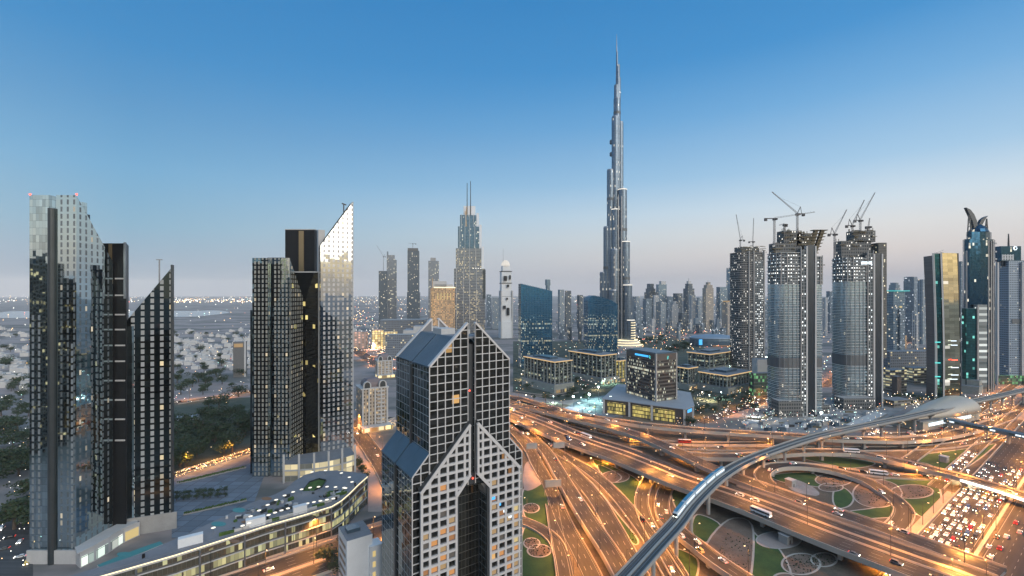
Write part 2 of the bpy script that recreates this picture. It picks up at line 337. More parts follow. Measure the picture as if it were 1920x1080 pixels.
# ---- roads
LAMPS = []      # (x, y, z, heading, double)
def road(name, px, w, z=0., lanes=3, wall=True, elevated=None, label=None, cat='flyover', mat='asphalt', lamps=0, lamp_off=None, double=False, medians=(), skipL=(), skipR=(), pier=38, thick=1.7, wallh=1.05, lit=True, world_pts=None, group=None, dash=True):
    """centre line px (photo pixels at height z) -> a road; z a number or one height per point"""
    zs = z if isinstance(z, (list, tuple)) else [z]*len(px if world_pts is None else world_pts)
    P = [G(x, y, q) for (x, y), q in zip(px, zs)] if world_pts is None else world_pts
    C = catmull(P, 5.0); elevated = max(zs) > 2 if elevated is None else elevated
    h = lay(); n = len(C); S = [0.]; L, Rr, T = [], [], []
    for i in range(n):
        t = C[min(n-1, i+1)]-C[max(0, i-1)]; t.z = 0; t.normalize(); T.append(t)
        nn = Vector((-t.y, t.x, 0)); L.append(C[i]+nn*(w/2)); Rr.append(C[i]-nn*(w/2))
        if i: S.append(S[-1]+(C[i]-C[i-1]).length)
    H = Vector((0,0,h))
    b = MB()
    for i in range(n-1):
        b.poly([Rr[i]+H, Rr[i+1]+H, L[i+1]+H, L[i]+H], 0, [(S[i],0), (S[i+1],0), (S[i+1],w), (S[i],w)])
    root = thing(name, label, cat, tuple(C[n//2]*1), group=group) if label else None
    org = Vector(C[n//2]) if label else Vector()
    def fin(mb, nm, m, parent):
        if label: mb.v = [tuple(Vector(v)-org) for v in mb.v]
        return mb.build(nm, m, parent)
    if label: deck = fin(b, 'road_surface', M[mat], root); par = root
    else: deck = b.build(name, M[mat]); tag(deck, kind='structure'); par = deck
    # lane markings and side lines
    b = MB(); lw = w/lanes
    for k in range(lanes+1):
        o = -w/2+k*lw
        if k in (0, lanes): o += .7 if k == 0 else -.7
        for i in range(n-1):
            if k not in (0, lanes) and (not dash or (i % 2)): continue
            n0, n1 = Vector((-T[i].y, T[i].x, 0)), Vector((-T[i+1].y, T[i+1].x, 0)); hw = .1
            q1 = C[i]+ (C[i+1]-C[i])*(1 if k in (0, lanes) else .7)
            b.poly([C[i]+n0*(o-hw)+H*1+Vector((0,0,.02)), q1+n1*(o-hw)+H+Vector((0,0,.02)), q1+n1*(o+hw)+H+Vector((0,0,.02)), C[i]+n0*(o+hw)+H+Vector((0,0,.02))])
    fin(b, 'lane_marking', M['paint'], par)
    # parapets: outer face runs down over the deck edge
    if wall:
        low = -thick if elevated else 0
        for side, E, sk in ((1, L, skipL), (-1, Rr, skipR)):
            b = MB(); seg = []
            for i in range(n-1):
                f = i/(n-1)
                if any(a <= f <= c for a, c in sk):
                    if b.f: fin(b, 'parapet', M['barrier'], par); b = MB()
                    continue
                n0, n1 = Vector((-T[i].y, T[i].x, 0))*side, Vector((-T[i+1].y, T[i+1].x, 0))*side
                a0, a1 = E[i]-n0*.02, E[i+1]-n1*.02; c0, c1 = E[i]+n0*.45, E[i+1]+n1*.45; zt = Vector((0,0,h+wallh))
                zl0 = Vector((0,0,max(low, .0-C[i].z))); zl1 = Vector((0,0,max(low, .0-C[i+1].z)))
                b.poly([a0, a1, a1+zt, a0+zt]); b.poly([a0+zt, a1+zt, c1+zt, c0+zt]); b.poly([c0+zt, c1+zt, c1+zl1, c0+zl0])
            if b.f: fin(b, 'parapet', M['barrier'], par)
    for o in medians:
        b = MB()
        for i in range(n-1):
            n0, n1 = Vector((-T[i].y, T[i].x, 0)), Vector((-T[i+1].y, T[i+1].x, 0)); hw = .5; zt = Vector((0,0,h+.9))
            A, B2 = [C[i]+n0*(o*w-hw)+H, C[i]+n0*(o*w-.2)+zt, C[i]+n0*(o*w+.2)+zt, C[i]+n0*(o*w+hw)+H], [C[i+1]+n1*(o*w-hw)+H, C[i+1]+n1*(o*w-.2)+zt, C[i+1]+n1*(o*w+.2)+zt, C[i+1]+n1*(o*w+hw)+H]
            for q in range(3): b.poly([A[q], B2[q], B2[q+1], A[q+1]])
        fin(b, 'median_barrier', M['barrier'], par)
    if elevated:
        b = MB()
        for i in range(n-1):
            d0, d1 = Vector((0,0,max(-thick, -C[i].z))), Vector((0,0,max(-thick, -C[i+1].z)))
            b.poly([L[i]+d0, L[i+1]+d1, Rr[i+1]+d1, Rr[i]+d0])
        fin(b, 'deck_underside', M['conc'], par)
        s = pier*.6
        for i in range(n):
            if S[i] >= s:
                s += pier
                if C[i].z > 3.5:
                    b = MB(); ang = math.atan2(T[i].y, T[i].x); k = 2 if w > 16 else 1
                    nn = Vector((-T[i].y, T[i].x, 0))
                    for q in range(k):
                        c = C[i]+nn*((q-(k-1)/2)*w*.5)
                        b.box(c.x, c.y, 0, 1.9, 3.2 if k == 1 else 2.4, C[i].z-thick-1.2, ang)
                    b.loft([[tuple(C[i]+T[i]*sx*1.1+nn*sy*w*q+Vector((0,0,-thick-dz))) for sx, sy in ((-1,-1),(1,-1),(1,1),(-1,1))] for q, dz in ((.18 if k == 1 else .32, 1.6), (.42, .02))])
                    fin(b, 'pier', M['conc'], par)
    if lamps:
        s = lamps*.4; off = (w/2+.2) if lamp_off is None else lamp_off*w; sd = 1
        for i in range(n):
            if S[i] >= s:
                s += lamps; nn = Vector((-T[i].y, T[i].x, 0)); p = C[i]+nn*off*(1 if double else sd)
                LAMPS.append((p.x, p.y, C[i].z+h, math.atan2(T[i].y, T[i].x)+(0 if sd > 0 or double else PI), double)); sd = -sd
    return dict(C=C, T=T, S=S, w=w, lanes=lanes, h=h)
RD = {}
RD['main'] = road('road_bridge', [(880,752),(925,764),(968,778),(1017,797),(1056,814),(1104,832),(1160,850.5),(1215,872),(1280,898),(1360,925),(1427,949),(1493,975),(1560,1001),(1640,1030),(1700,1052),(1770,1077),(1850,1106)], 33, [3,5,7]+[8]*14, 9, True, None,
    'widest concrete flyover carrying two carriageways diagonally across the interchange', 'flyover', lamps=34, lamp_off=-.02, double=True, medians=(.0, .24), skipL=((.05,.14),(.56,.75)))
RD['upper'] = road('road_bridge', [(930,741),(970,747),(1004,757),(1047,769),(1095,780),(1160,790),(1215,797.5),(1285,804),(1354,809),(1434,814),(1500,818),(1560,822),(1640,824.5),(1690,825),(1745,821),(1800,811),(1850,797),(1890,784)], 11.5, [6,8,9,9,9,9,9,9,9,9,9,9,8,7,5,3,1,0.3], 3, True, None,
    'long flyover sweeping past the yellow lit podium to the metro station', 'flyover', lamps=36, skipR=((.0,.17),))
RD['second'] = road('road_bridge', [(950,752),(990,763),(1040,776),(1090,788),(1134,798),(1180,811),(1210,821.5),(1250,838.5),(1296,859),(1340,879),(1385,897),(1425,912),(1472,928),(1540,953),(1600,973),(1660,994),(1760,1031),(1880,1075)], 13, [7,8,8.5,9,9,9,9,8.6,8.3,8.1]+[8]*8, 4, True, None,
    'narrow flyover branching from the upper bridge down beside the widest one', 'flyover', lamps=36, skipL=((.0,.24),(.58,.66)))
RD['white_lit'] = road('road_bridge', [(1285,853),(1340,856),(1400,855),(1486,848),(1540,847),(1600,849),(1640,856),(1680,864.5),(1730,876),(1787,890.5),(1853,909),(1940,937),(2040,975)], 11, 7, 3, True, None,
    'flyover with a bright white lit edge over the traffic jam', 'flyover', lamps=36, pier=45)
RD['loop'] = road('loop_ramp', [(1500,936),(1464,921),(1441,908),(1429,895),(1434,883),(1456,874.5),(1493,873),(1538,877.5),(1582,887.5),(1628,904),(1655,921),(1678,938),(1694,956),(1692,973),(1676,992),(1655,1010)], 10, [8,8,7.8,7.5,7,6.4,5.6,4.6,3.4,2,1,.4,.05,.02,.02,.02], 2, True, None,
    'teardrop loop ramp curling round the lawns and planting beds', 'ramp', lamps=32, skipR=((0,.1),), skipL=((0,.06),))
RD['ramp_near'] = road('slip_ramp', [(1258,902),(1247,922),(1241,948),(1248,974),(1268,993),(1306,1022.5),(1344,1052),(1390,1083),(1440,1116)], 9, [.05,.05,.3,1.5,3,5,6,6,6], 2, True, None,
    'curved slip ramp with parked headlights dropping under the widest flyover', 'ramp', lamps=30, pier=30)
road_g = lambda nm, px, w, lanes, **k: road(nm, px, w, k.pop('z', 0.), lanes, elevated=k.pop('elevated', False), **k)
RD['g9'] = road_g('slip_road', [(1222,890),(1212,908),(1203,935),(1207,963),(1222,997),(1246,1035),(1276,1085)], 8.5, 2, lamps=30)
RD['g10'] = road_g('slip_road', [(962,800),(985,812),(1009,824),(1037,843),(1065,860),(1093,877),(1122,898),(1147,921),(1175,953),(1204,990),(1232,1032),(1262,1082),(1290,1130)], 9.5, 3, lamps=32)
RD['g11'] = road_g('slip_road', [(1045,858),(1069,882),(1095,909),(1123,945),(1146,985),(1168,1026),(1190,1070),(1210,1110)], 11, 3, lamps=30, skipR=((0,.35),))
RD['g12'] = road('slip_bridge', [(930,775),(956,789),(981,808),(1006,828),(1028,853),(1053,895),(1083,944),(1112,989),(1142,1033),(1168,1078),(1190,1120)], 9.5, [.1,.2,1,2,3,4,5,5,5,5,5], 3, True, None,
    'straight raised slip road next to the gridded tower running to the frame bottom', 'ramp', lamps=32, pier=26)
RD['g13'] = road_g('slip_road', [(930,785),(961,808),(982,830),(996,849),(1007,872),(1025,903),(1039,935),(1049,962),(1064,994),(1084,1030),(1106,1073),(1125,1115)], 9.5, 3, lamps=30, skipR=((.55,1),))
RD['g13b'] = road_g('slip_road', [(1036,948),(1042,985),(1050,1025),(1059,1068),(1066,1110)], 8.5, 2, skipL=((0,1),), skipR=((.6,1),))
RD['g14'] = road_g('slip_road', [(940,962),(981,979),(1011,992),(1038,1013),(1050,1038),(1058,1080),(1062,1115)], 7.5, 2, lamps=34, skipL=((.6,1),))
RD['g7'] = road_g('service_road', [(1430,866),(1500,872),(1560,879),(1610,887),(1660,893),(1720,896),(1790,897)], 9, 2, lamps=40)
RD['g15'] = road_g('service_road', [(1180,834),(1260,838),(1330,842),(1420,842),(1520,842),(1600,842.5),(1690,842),(1770,838),(1836,827),(1880,815)], 10, 3, lamps=36)
RD['g16'] = road_g('service_road', [(1060,794),(1130,812),(1190,824),(1260,831),(1340,833),(1440,832)], 8, 2, lamps=40)
RD['g17'] = road_g('service_road', [(1630,814),(1700,815),(1760,808),(1800,798),(1850,782),(1900,768)], 9, 2, lamps=36)
U = Vector((.811,.585,0)); NV = Vector((-.585,.811,0))
O0 = Vector((247.6,243,0))
def szr(off, t0, t1): return [O0+NV*off+U*(t0+(t1-t0)*i/8) for i in range(9)]
RD['jam'] = road('highway', None, 22, 0., 6, elevated=False, world_pts=szr(12.6, -420, 1500), lamps=24, lamp_off=-.54, double=True, pier=99, mat='asphalt', skipR=((0,1),))
RD['out'] = road('highway', None, 24, 0., 6, elevated=False, world_pts=szr(-14.2, -420, 1500), lamps=30, lamp_off=-.52, skipL=((0,1),))
RD['side'] = road('service_road', None, 8, 0., 2, elevated=False, world_pts=szr(35, 95, 1400), lamps=34)
RD['side2'] = road('service_road', None, 9, 0., 2, elevated=False, world_pts=szr(62, 150, 1400), lamps=34)
b = MB(); p0, p1 = O0-U*420, O0+U*1500; b.box((p0.x+p1.x)/2, (p0.y+p1.y)/2, .05, 1920, 1.6, .55, math.atan2(U.y, U.x)); tag(b.build('median_kerb', M['barrier']), kind='structure')
for _t in range(-5, 130, 24):  # shoulder lamps added to brighten the jam in place of headlight glow
    _p = O0+NV*25.5+U*_t; LAMPS.append((_p.x, _p.y, .1, math.atan2(U.y, U.x)+PI*0, False))
b = MB(); q0, q1 = O0+NV*26+U*(-20), O0+NV*26+U*95; b.box((q0.x+q1.x)/2, (q0.y+q1.y)/2, .06, (q1-q0).length, 5.5, .18, math.atan2(U.y, U.x)); tag(b.build('pavement', M['pave']), kind='structure')
# frontage roads in front of the mall, lower left
def lefts(off, t0=-260, t1=130): 
    o = G(440, 1061); u = Vector((.789,.614,0)); n = Vector((-.614,.789,0)); return [o+n*off+u*(t0+(t1-t0)*i/6) for i in range(7)]
RD['l1'] = road('frontage_road', None, 9, 0., 2, elevated=False, world_pts=lefts(1), lamps=30, skipL=((0,1),))
RD['l2'] = road('boulevard', None, 13, 0., 4, elevated=False, world_pts=lefts(-14), lamps=26, lamp_off=-.5, skipR=((0,1),))
RD['l3'] = road('boulevard', None, 12, 0., 4, elevated=False, world_pts=lefts(-29.5), lamps=28, skipL=((0,1),))
RD['l4'] = road_g('street', [(655,790),(672,812),(694,842),(722,884),(745,930),(760,960)], 14, 4, lamps=26)
RD['l5'] = road_g('street', [(655,812),(690,798),(735,783)], 9, 2, lamps=28)
RD['l6'] = road_g('street', [(322,893),(370,878),(420,863),(480,843)], 8, 2, lamps=18)
RD['l7'] = road_g('avenue', [(330,757),(380,749),(440,741),(480,733)], 14, 4, lamps=34)
RD['l8'] = road_g('avenue', [(640,640),(672,660),(700,678),(730,696)], 26, 6, lamps=44, wall=False)
RD['l9'] = road_g('avenue', [(1175,618),(1215,622),(1255,630),(1300,640),(1340,645),(1400,648)], 26, 6, lamps=70, wall=False)
RD['l10'] = road_g('avenue', [(1310,792),(1350,779),(1400,761),(1450,741),(1478,730)], 14, 4, lamps=40, wall=False)
RD['l11'] = road_g('street', [(960,735),(1010,742),(1050,741),(1080,735)], 10, 2, mat='asphalt_new')
RD['l12'] = road_g('avenue', [(1655,650),(1690,642),(1730,634)], 30, 6, lamps=50, wall=False)
RD['l13'] = road_g('street', [(1545,725),(1570,706),(1590,690)], 12, 3, lamps=30, wall=False)
# ------------------------------------------------------------------ the gridded twin-gable tower in the foreground
MIR = ((.42,.54,.58), 1., .04)
M['g_black'] = facade('dark_tinted_glass', ((.1,.095,.085),.9,.04), ((.05,.055,.06),.6,.25), 3.6, 3.4, .02, .02, .02, (1,.72,.3), .5, .05, litcol2=(1,.4,.1))
M['g_side'] = facade('dark_side_glass', ((.13,.16,.165),.95,.04), ((.42,.45,.46),.3,.4), 3.58, 3.1, .07, .075, 0, tilt=.045)
M['arch_gl'] = facade('dark_arch_glass', ((.13,.125,.11),.9,.05), ((.2,.19,.17),.4,.3), 3.58, 1.7, .04, .05, 0, tilt=.05)
M['frame_w'] = plain('pale_metal_frame', (.6,.565,.545), .45, .1, .12); M['groove'] = plain('dark_groove_metal', (.085,.09,.095), .35, .5)
def gabled_tower():
    th = math.radians(34); A = Vector((-33.6,185,0)); W, D = 39.0, 38.0
    r = thing('gabled_tower', 'dark glass tower with white window grid, twin split gables and an arched recess', 'skyscraper', tuple(A), th)
    ZE, ZA = 110, 129; mid = W/2; a = 7.2; gw = 1.8
    def front_z(x): return ZE+(ZA-ZE)*(1-abs(x-mid)/mid)
    # main glass shaft
    b = MB(); b.prism([(0,0.6),(mid-gw,0.6),(mid-gw,2.4),(mid+gw,2.4),(mid+gw,.6),(W,.6),(W,D)], 0, ZE-.2, 0, 1)
    b = MB()
    
    lo = mid-13.5/2-1.6
    for xa, xb, z0, z1 in ((0, mid-gw, 57, ZE), (mid+gw, W, 57, ZE), (0, lo, 0, 57), (W-lo, W, 0, 57)): b.prism([(xa,.56),(xb,.56),(xb,D+.5),(xa,D+.5)], z0, z1, 0, 1, True)
    b.build('glass_shaft', [M['g_side'], M['roof_blue']], r)
    b = MB(); b.box(mid, .9+D/2, 57, 2*gw, D-1.4, ZE+8-57, 0, 0); b.build('centre_groove', M['groove'], r)
    b = MB(); b.box(-.25, D*.5, 0, .9, 1.8, ZE-1, 0, 0); b.build('side_groove', M['groove'], r)
    # roof: two slopes up to a flat deck, parapet gables front and back
    zr = 121.5; xr = (zr-ZE)/(ZA-ZE)*mid
    for sx in (0, 1):
        for (y0, y1) in ((.8, D*.5-.6), (D*.5+.6, D-.4)):
            b = MB(); q = lambda x: x if not sx else W-x
            b.loft([[(q(0),y0,ZE-.6),(q(0),y1,ZE-.6),(q(0),y1,ZE),(q(0),y0,ZE)], [(q(xr),y0,zr-.6),(q(xr),y1,zr-.6),(q(xr),y1,zr),(q(xr),y0,zr)]])
            k = 14
            for i in range(1, k):
                y = y0+(y1-y0)*i/k
                if i % 1 == 0: b.bar((q(.1),y,ZE+.08),(q(xr),y,zr+.08), .14, .1, 0)
            b.build('sloping_roof', M['roof_blue'], r)
    b = MB(); b.box(mid, D/2, zr-1, W-2*xr, D-2, .8); b.build('roof_deck', M['roof_grey'], r)
    b = MB(); b.box(mid-3, D*.55, zr-.2, 7, 9, 2.6); b.box(mid+5, D*.45, zr-.2, 4, 6, 1.8); b.build('plant_room', M['conc_lt'], r)
    def gable(y, front=True):
        for sx in (0, 1):
            q = lambda x: x if not sx else W-x
            e = mid-gw
            b = MB(); pts = [(0,ZE-.05),(e,ZE-.05),(e,front_z(e))]
            ring0 = [(q(x), y, z) for x, z in pts]; ring1 = [(q(x), y+.5, z) for x, z in pts]; b.loft([ring0, ring1], 0)
            b.build('gable_pane', M['g_black'] if front else M['roof_grey'], r)
            b = MB(); zt = .55
            b.bar((q(0),y+.4,ZE+.1),(q(e),y+.4,front_z(e)+.1), 1.8, .8); b.bar((q(e)-(0 if sx else 0),y,ZE-2 if not front else 71),(q(e),y,front_z(e)), .55, .5)
            b.build('gable_frame', M['frame_w'], r)
    gable(0.02); gable(D-.7, False)
    # glass panes of the front, in two halves, and the thin grid in front of them
    for sx in (0, 1):
        q = lambda x: x if not sx else W-x
        b = MB(); e = mid-gw; x0, x1 = sorted((q(-a), q(e)))
        b.poly([(x0,0,0),(x1,0,0),(x1,0,ZE)]+([(q(0),0,ZE),(q(0),0,74),(q(-a),0,67.5)] if sx == 0 else []) if False else [(q(0),.02,57),(q(e),.02,57),(q(e),.02,ZE),(q(0),.02,ZE)])
        b.build('front_glazing', M['g_black'], r)
        b = MB(); nx = 5
        for i in range(nx+1):
            x = i*e/nx; b.bar((q(x),-.12,58),(q(x),-.12,front_z(x) if i else ZE), .27, .4)
        z = ZA
        k = 0
        zs = [ZE-3.58*j for j in range(0, 15)]+[ZE+3.58*j for j in range(1, 6)]
        for z in zs:
            xa = 0 if z <= ZE else (z-ZE)/(ZA-ZE)*mid
            if xa < e-.3: b.bar((q(xa),-.12,z),(q(e),-.12,z), .25, .34)
        b.build('thin_window_grid', M['frame_w'], r)
    # lower side blocks with lean-to roofs
    for sx in (0, 1):
        q = lambda x: x if not sx else W-x
        zt, zb = 74.5, 66.5
        b = MB(); x0, x1 = q(-a), q(-.02)
        P = [(x0,.6),(x1,.6),(x1,D),(x0,D)] if not sx else [(x1,.6),(x0,.6),(x0,D),(x1,D)]
        b.prism(P, 0, [zb if abs(p[0]-q(-a)) < .01 else zt for p in P], 0, 1); b.build('lower_side_block', [M['g_side'], M['roof_blue']], r)
        b = MB()
        for y0, y1 in ((.3, D*.5-.7), (D*.5+.7, D)):
            b.loft([[(q(-a-.3),y0,zb-.3),(q(-a-.3),y1,zb-.3),(q(-a-.3),y1,zb+.15),(q(-a-.3),y0,zb+.15)],[(q(0),y0,zt),(q(0),y1,zt),(q(0),y1,zt+.45),(q(0),y0,zt+.45)]])
            ym = (y0+y1)/2; b.bar((q(-a),ym,zb+.2),(q(0),ym,zt+.5), .25, .15)
            for i in range(1, 6): b.bar((q(-a*i/6),y0,zb+(zt-zb)*(1-i/6)+.36),(q(-a*i/6),y1,zb+(zt-zb)*(1-i/6)+.36), .08, .1)
        b.build('lean_to_roof', M['roof_blue'], r)
        b = MB(); b.poly([(q(-a),.5,0),(q(0),.5,0),(q(0),.5,zt),(q(-a),.5,zb)]); b.build('side_block_glazing', M['g_black'], r)
        b = MB()
        for i in range(3):
            x = -a+i*a/2; b.bar((q(x),.3,0),(q(x),.3,zb+(zt-zb)*i/2), .34, .4)
        for j in range(0, 22):
            z = zt-3.58*j
            xa = -a if z <= zb else -a+(z-zb)/(zt-zb)*a
            if z > 1: b.bar((q(xa),.3,z),(q(0),.3,z), .3, .34)
        b.bar((q(-a),.3,zb),(q(0),.3,zt), .5, .5); b.build('side_block_grid', M['frame_w'], r)
        b = MB(); b.box(q(-a)-(.3 if not sx else -.3), D*.5, 0, .9, 1.9, zb-.3); b.build('side_block_groove', M['groove'], r)
    # projecting thick grid with gable, split by the groove, arch recess below
    y = -2.4; x_l, x_r = -4.6, W+4.6; zc, ze = 86.5, 60.5; zn = 60.5; half = (x_r-x_l)/2
    cw = 13.5     # half width of the recess
    def top(x): return ze+(zc-ze)*(1-abs(x-mid)/half)
    for sx in (0, 1):
        q = lambda x: x if not sx else W-x
        e = mid-gw
        outline = [(x_l,0),(mid-cw/2-1.6,0),(mid-cw/2-1.6,zn-5),(e,zn+2.5),(e,top(e)),(x_l,ze)]
        b = MB(); b.loft([[(q(x),y+.9,z) for x, z in outline], [(q(x),y+2.35,z-.02) for x, z in outline]]); b.build('projecting_bay', M['g_black'], r)
        b = MB()
        cols = 4; xi = mid-cw/2-1.6; pitch = (xi-x_l)/cols
        xs = [x_l+pitch*i for i in range(7) if x_l+pitch*i <= e+.2]
        for i, x in enumerate(xs):
            w = .9 if i in (0, 4) else .78
            zlo = 0 if x <= xi+.05 else zn-5+(x-xi)/(e-xi)*7.5
            b.bar((q(x+(.45 if i == 0 else 0)),y+.5,max(0,zlo)),(q(x+(.45 if i == 0 else 0)),y+.5,top(x)-.3), w, 1.0)
        b.bar((q(e-.3),y+.5,zn+2),(q(e-.3),y+.5,top(e)-.2), 1.0, 1.0)
        zz = 1.2
        while zz < zc:
            z = zz; xa = x_l if z <= ze else x_l+(z-ze)/(zc-ze)*half
            xb = xi if z < zn-5 else (xi+(z-zn+5)/7.5*(e-xi) if z < zn+2.5 else e)
            if xa < xb-.8: b.bar((q(xa),y+.47,z),(q(xb),y+.47,z), .8, .98)
            zz += 3.58
        b.bar((q(x_l),y+.42,ze-.2),(q(e),y+.42,top(e)-.3), 1.1, 1.3); b.bar((q(xi),y+.42,zn-5),(q(e),y+.42,zn+2.5), 1.1, 1.3)
        b.build('thick_window_grid', M['frame_w'], r)
        b = MB(); b.loft([[(q(x_l-.1),y+.2,ze+.4),(q(x_l-.1),y+2.9,ze+.4),(q(x_l-.1),y+2.9,ze+.9),(q(x_l-.1),y+.2,ze+.9)],[(q(e),y+.2,top(e)+.4),(q(e),y+2.9,top(e)+.4),(q(e),y+2.9,top(e)+.9),(q(e),y+.2,top(e)+.9)]]); b.build('gable_coping', M['groove'], r)
        # lit windows, each one a pane in the grid
        k = 0
        for i in range(4):
            for j in range(1, 17):
                if rnd.random() < (.42 if j < 13 else .12):
                    z = 1.2+3.58*j; x0, x1 = x_l+pitch*i+.7, x_l+pitch*(i+1)-.6
                    b = MB(); b.poly([(q(x0),y+.86,z+.7),(q(x1),y+.86,z+.7),(q(x1),y+.86,z+3.1),(q(x0),y+.86,z+3.1)]); k += 1
                    b.build('window', M['win'][rnd.choice((0,0,0,1,1,2,3,3,4))], r)
    for i, (x, z, c) in enumerate(((W-mid+cw/2+3, 49, 'blue'), (W-mid+cw/2+6, 45.5, 'blue'), (W-mid+cw/2+9.2, 41.9, 'cool'), (W-mid+cw/2+12, 38.6, 'cool'))):
        b = MB(); b.box(x+.3, y+.78, z+.2, 1.9, .1, 1.9); b.build('bright_window', M['win'][5 if c == 'blue' else 6], r)
    # arched glass recess
    n = 16; ra = cw/2+1.0; za = zn-5-ra*.55
    arch = [(mid-ra,0),(mid+ra,0)]+[(mid+ra*math.cos(PI*k/n), za+ra*.9*math.sin(PI*k/n)) for k in range(n+1)]
    b = MB(); b.poly([(x,7.5,z) for x, z in arch]); b.build('arched_glazing', M['arch_gl'], r)
    b = MB(); b.poly([(mid-ra-1,7.6,0),(mid+ra+1,7.6,0),(mid+ra+1,7.6,62),(mid-ra-1,7.6,62)]); b.build('recess_wall', M['groove'], r)
    b = MB()
    for k in range(n):
        (xa, z_a), (xb, z_b) = arch[2+k], arch[3+k]; b.poly([(xa,1.2,z_a),(xb,1.2,z_b),(xb,7.5,z_b),(xa,7.5,z_a)]); 
        b.poly([(xa,1.2,z_a),(xb,1.2,z_b),(mid+(xb-mid)*1.12,1.0,z_b+.9),(mid+(xa-mid)*1.12,1.0,z_a+.9)])
    b.build('arch_vault', M['conc'], r)
    b = MB(); b.box(mid, 1.2, 57.6, cw+3, 1.6, 5); b.build('arch_soffit', M['groove'], r)
    b = MB()
    for sx in (-1, 1): b.bar((mid+sx*(cw/2+1.2), y+1.2, 0), (mid+sx*(cw/2+1.2), y+1.2, zn-5), .5, 2.2)
    b.build('recess_jamb', M['groove'], r)
    for z in (52, 90): 
        b = MB(); b.box(mid+.6 if z < 60 else mid-1, -.1, z+8, .5, .3, .5); b.build('warning_light', M['red_lamp'], r)
M['win'] = [emit('warm_window', (1,.62,.25), .35), emit('amber_window', (1,.42,.1), .55), emit('yellow_window', (1,.75,.3), .6), emit('dim_window', (.5,.4,.3), .12), emit('orange_window', (1,.4,.1), .3), emit('blue_window', (.05,.45,1), 1.3), emit('cool_window', (.8,.92,1), 1.6)]
gabled_tower()
# ------------------------------------------------------------------ the two mirrored pairs on the left
M['mirror'] = facade('mirror_curtain_wall', ((.16,.185,.195),.3,.2), (MIR[0],1,.03), 3.7, 3.3, .68, .3, .03, (1,.85,.6), .4, .012)
M['mirror2'] = facade('mirror_curtain_wall_wide', ((.26,.28,.29),.15,.25), (MIR[0],1,.03), 3.7, 4.6, .62, .3, .035, (1,.8,.5), .7, .012)
M['mirror_dk'] = facade('dark_curtain_wall', ((.34,.345,.34),.1,.3), ((.06,.085,.092),1,.05), 3.7, 4.6, .62, .3, .03, (1,.75,.35), .45, .02)
M['mirror_g'] = facade('greenish_mirror_wall', ((.36,.35,.31),.2,.25), ((.5,.56,.54),1,.03), 3.5, 2.9, .5, .3, .04, (1,.8,.5), .4, .014)
M['mirror_b'] = facade('pale_mirror_wall', ((.42,.41,.4),.15,.25), ((.52,.56,.58),1,.03), 3.9, 3.6, .55, .38, .03, (1,.75,.4), .4, .01)
M['plain_mirror'] = facade('plain_mirror_glass', ((.42,.54,.58),1,.03), ((.14,.2,.22),.8,.2), 3.7, 1.65, .03, .03, 0, tilt=.022)
M['shaft'] = plain('grey_metal_shaft', (.06,.07,.075), .35, .5)
def slant_prism(b, pts, z0, ztops, mi=0, top=None): b.prism(pts, z0, ztops, mi, top)
def left_pair():
    r = thing('mirror_tower', 'tallest mirrored glass tower with sloping right face and dark vertical shaft, far left', 'skyscraper', (-226,236,0))
    b = MB(); slant_prism(b, [(-24.3,0),(-14,0),(-14,21),(-24.3,21)], 0, 191, 0, 1); b.build('side_wing', [M['plain_mirror'], M['roof_grey']], r)
    b = MB(); slant_prism(b, [(-10.5,0),(0,0),(0,21.5),(-10.5,21.5)], 0, [191,191,158,158], 0, 1); b.build('sloped_wing', [M['mirror'], M['roof_grey']], r)
    b = MB(); b.box(-12.2, 10, 0, 3.4, 18, 184); b.build('slot_backing', M['shaft'], r)
    b = MB(); b.cyl(-12.3, -.2, 0, 184, 1.75, n=16); b.build('vertical_shaft', M['shaft'], r)
    b = MB(); 
    for x in (-22.5, -19.3):
        for k in range(34): b.box(x, -.02, 4+k*3.7, 1.15, .1, 2.6, 0, 0, bottom=False)
    for k in range(30): b.box(-2.2, -.02, 4+k*3.7, 1.15, .1, 2.6, 0, 0, bottom=False)
    b.build('pale_blinds', M['blind'], r)
    b = MB(); b.box(-12, -.5, -6, 26, .8, 13); b.build('base_wall', M['conc_lt'], r)
    for x in (-24, .2):
        b = MB(); b.box(x, 0, 191, .5, .5, .8); b.build('warning_light', M['red_lamp'], r)
    r = thing('dark_tower', 'black slab tower with pale sky decks wedged between mirrored towers, far left', 'skyscraper', (-229.5,266,0))
    b = MB(); b.prism([(-10,-7),(10,-7),(-.5,7),(-10,7)], 0, 168.5); b.build('black_shaft', M['black'], r)
    b = MB(); b.box(1, -7.2, 118, 1.6, .6, 50); b.build('bronze_fin', M['bronze'], r)
    for z in (148, 138.5, 127.5, 119, 110, 101, 90, 79, 68, 56):
        b = MB(); b.box(6.6, -7.2, z, 5.4, .8, .8); b.build('sky_deck', M['conc_lt'], r)
    b = MB(); b.box(9.4, -7.3, 137, 1.2, .6, 32); b.build('side_panel', M['steel'], r)
    r = thing('slanted_tower', 'dark tower with pale window columns and roof rising steeply to the right', 'skyscraper', (-223,262,0), math.atan2(9, 22))
    b = MB(); slant_prism(b, [(0,0),(22,0),(20,6),(0,6)], 0, [123,154.5,154.5,123], 0, 1); b.build('windowed_face', [M['mirror_dk'], M['black']], r)
    b = MB(); b.box(22.3, 1.5, 0, .7, 4, 157); b.build('end_fin', M['shaft'], r)
    b = MB(); b.box(2.2, -.06, 0, 4.2, .12, 121); b.build('corner_glazing', M['plain_mirror'], r)
    b = MB(); b.bar((15.5,3,144),(15.5,3,160), .6); b.bar((14,3,160),(17,3,160), .5); b.build('roof_mast', M['steel'], r)
    b = MB(); b.box(12, -.4, -4, 26, .8, 14); b.build('base_wall', M['conc'], r)
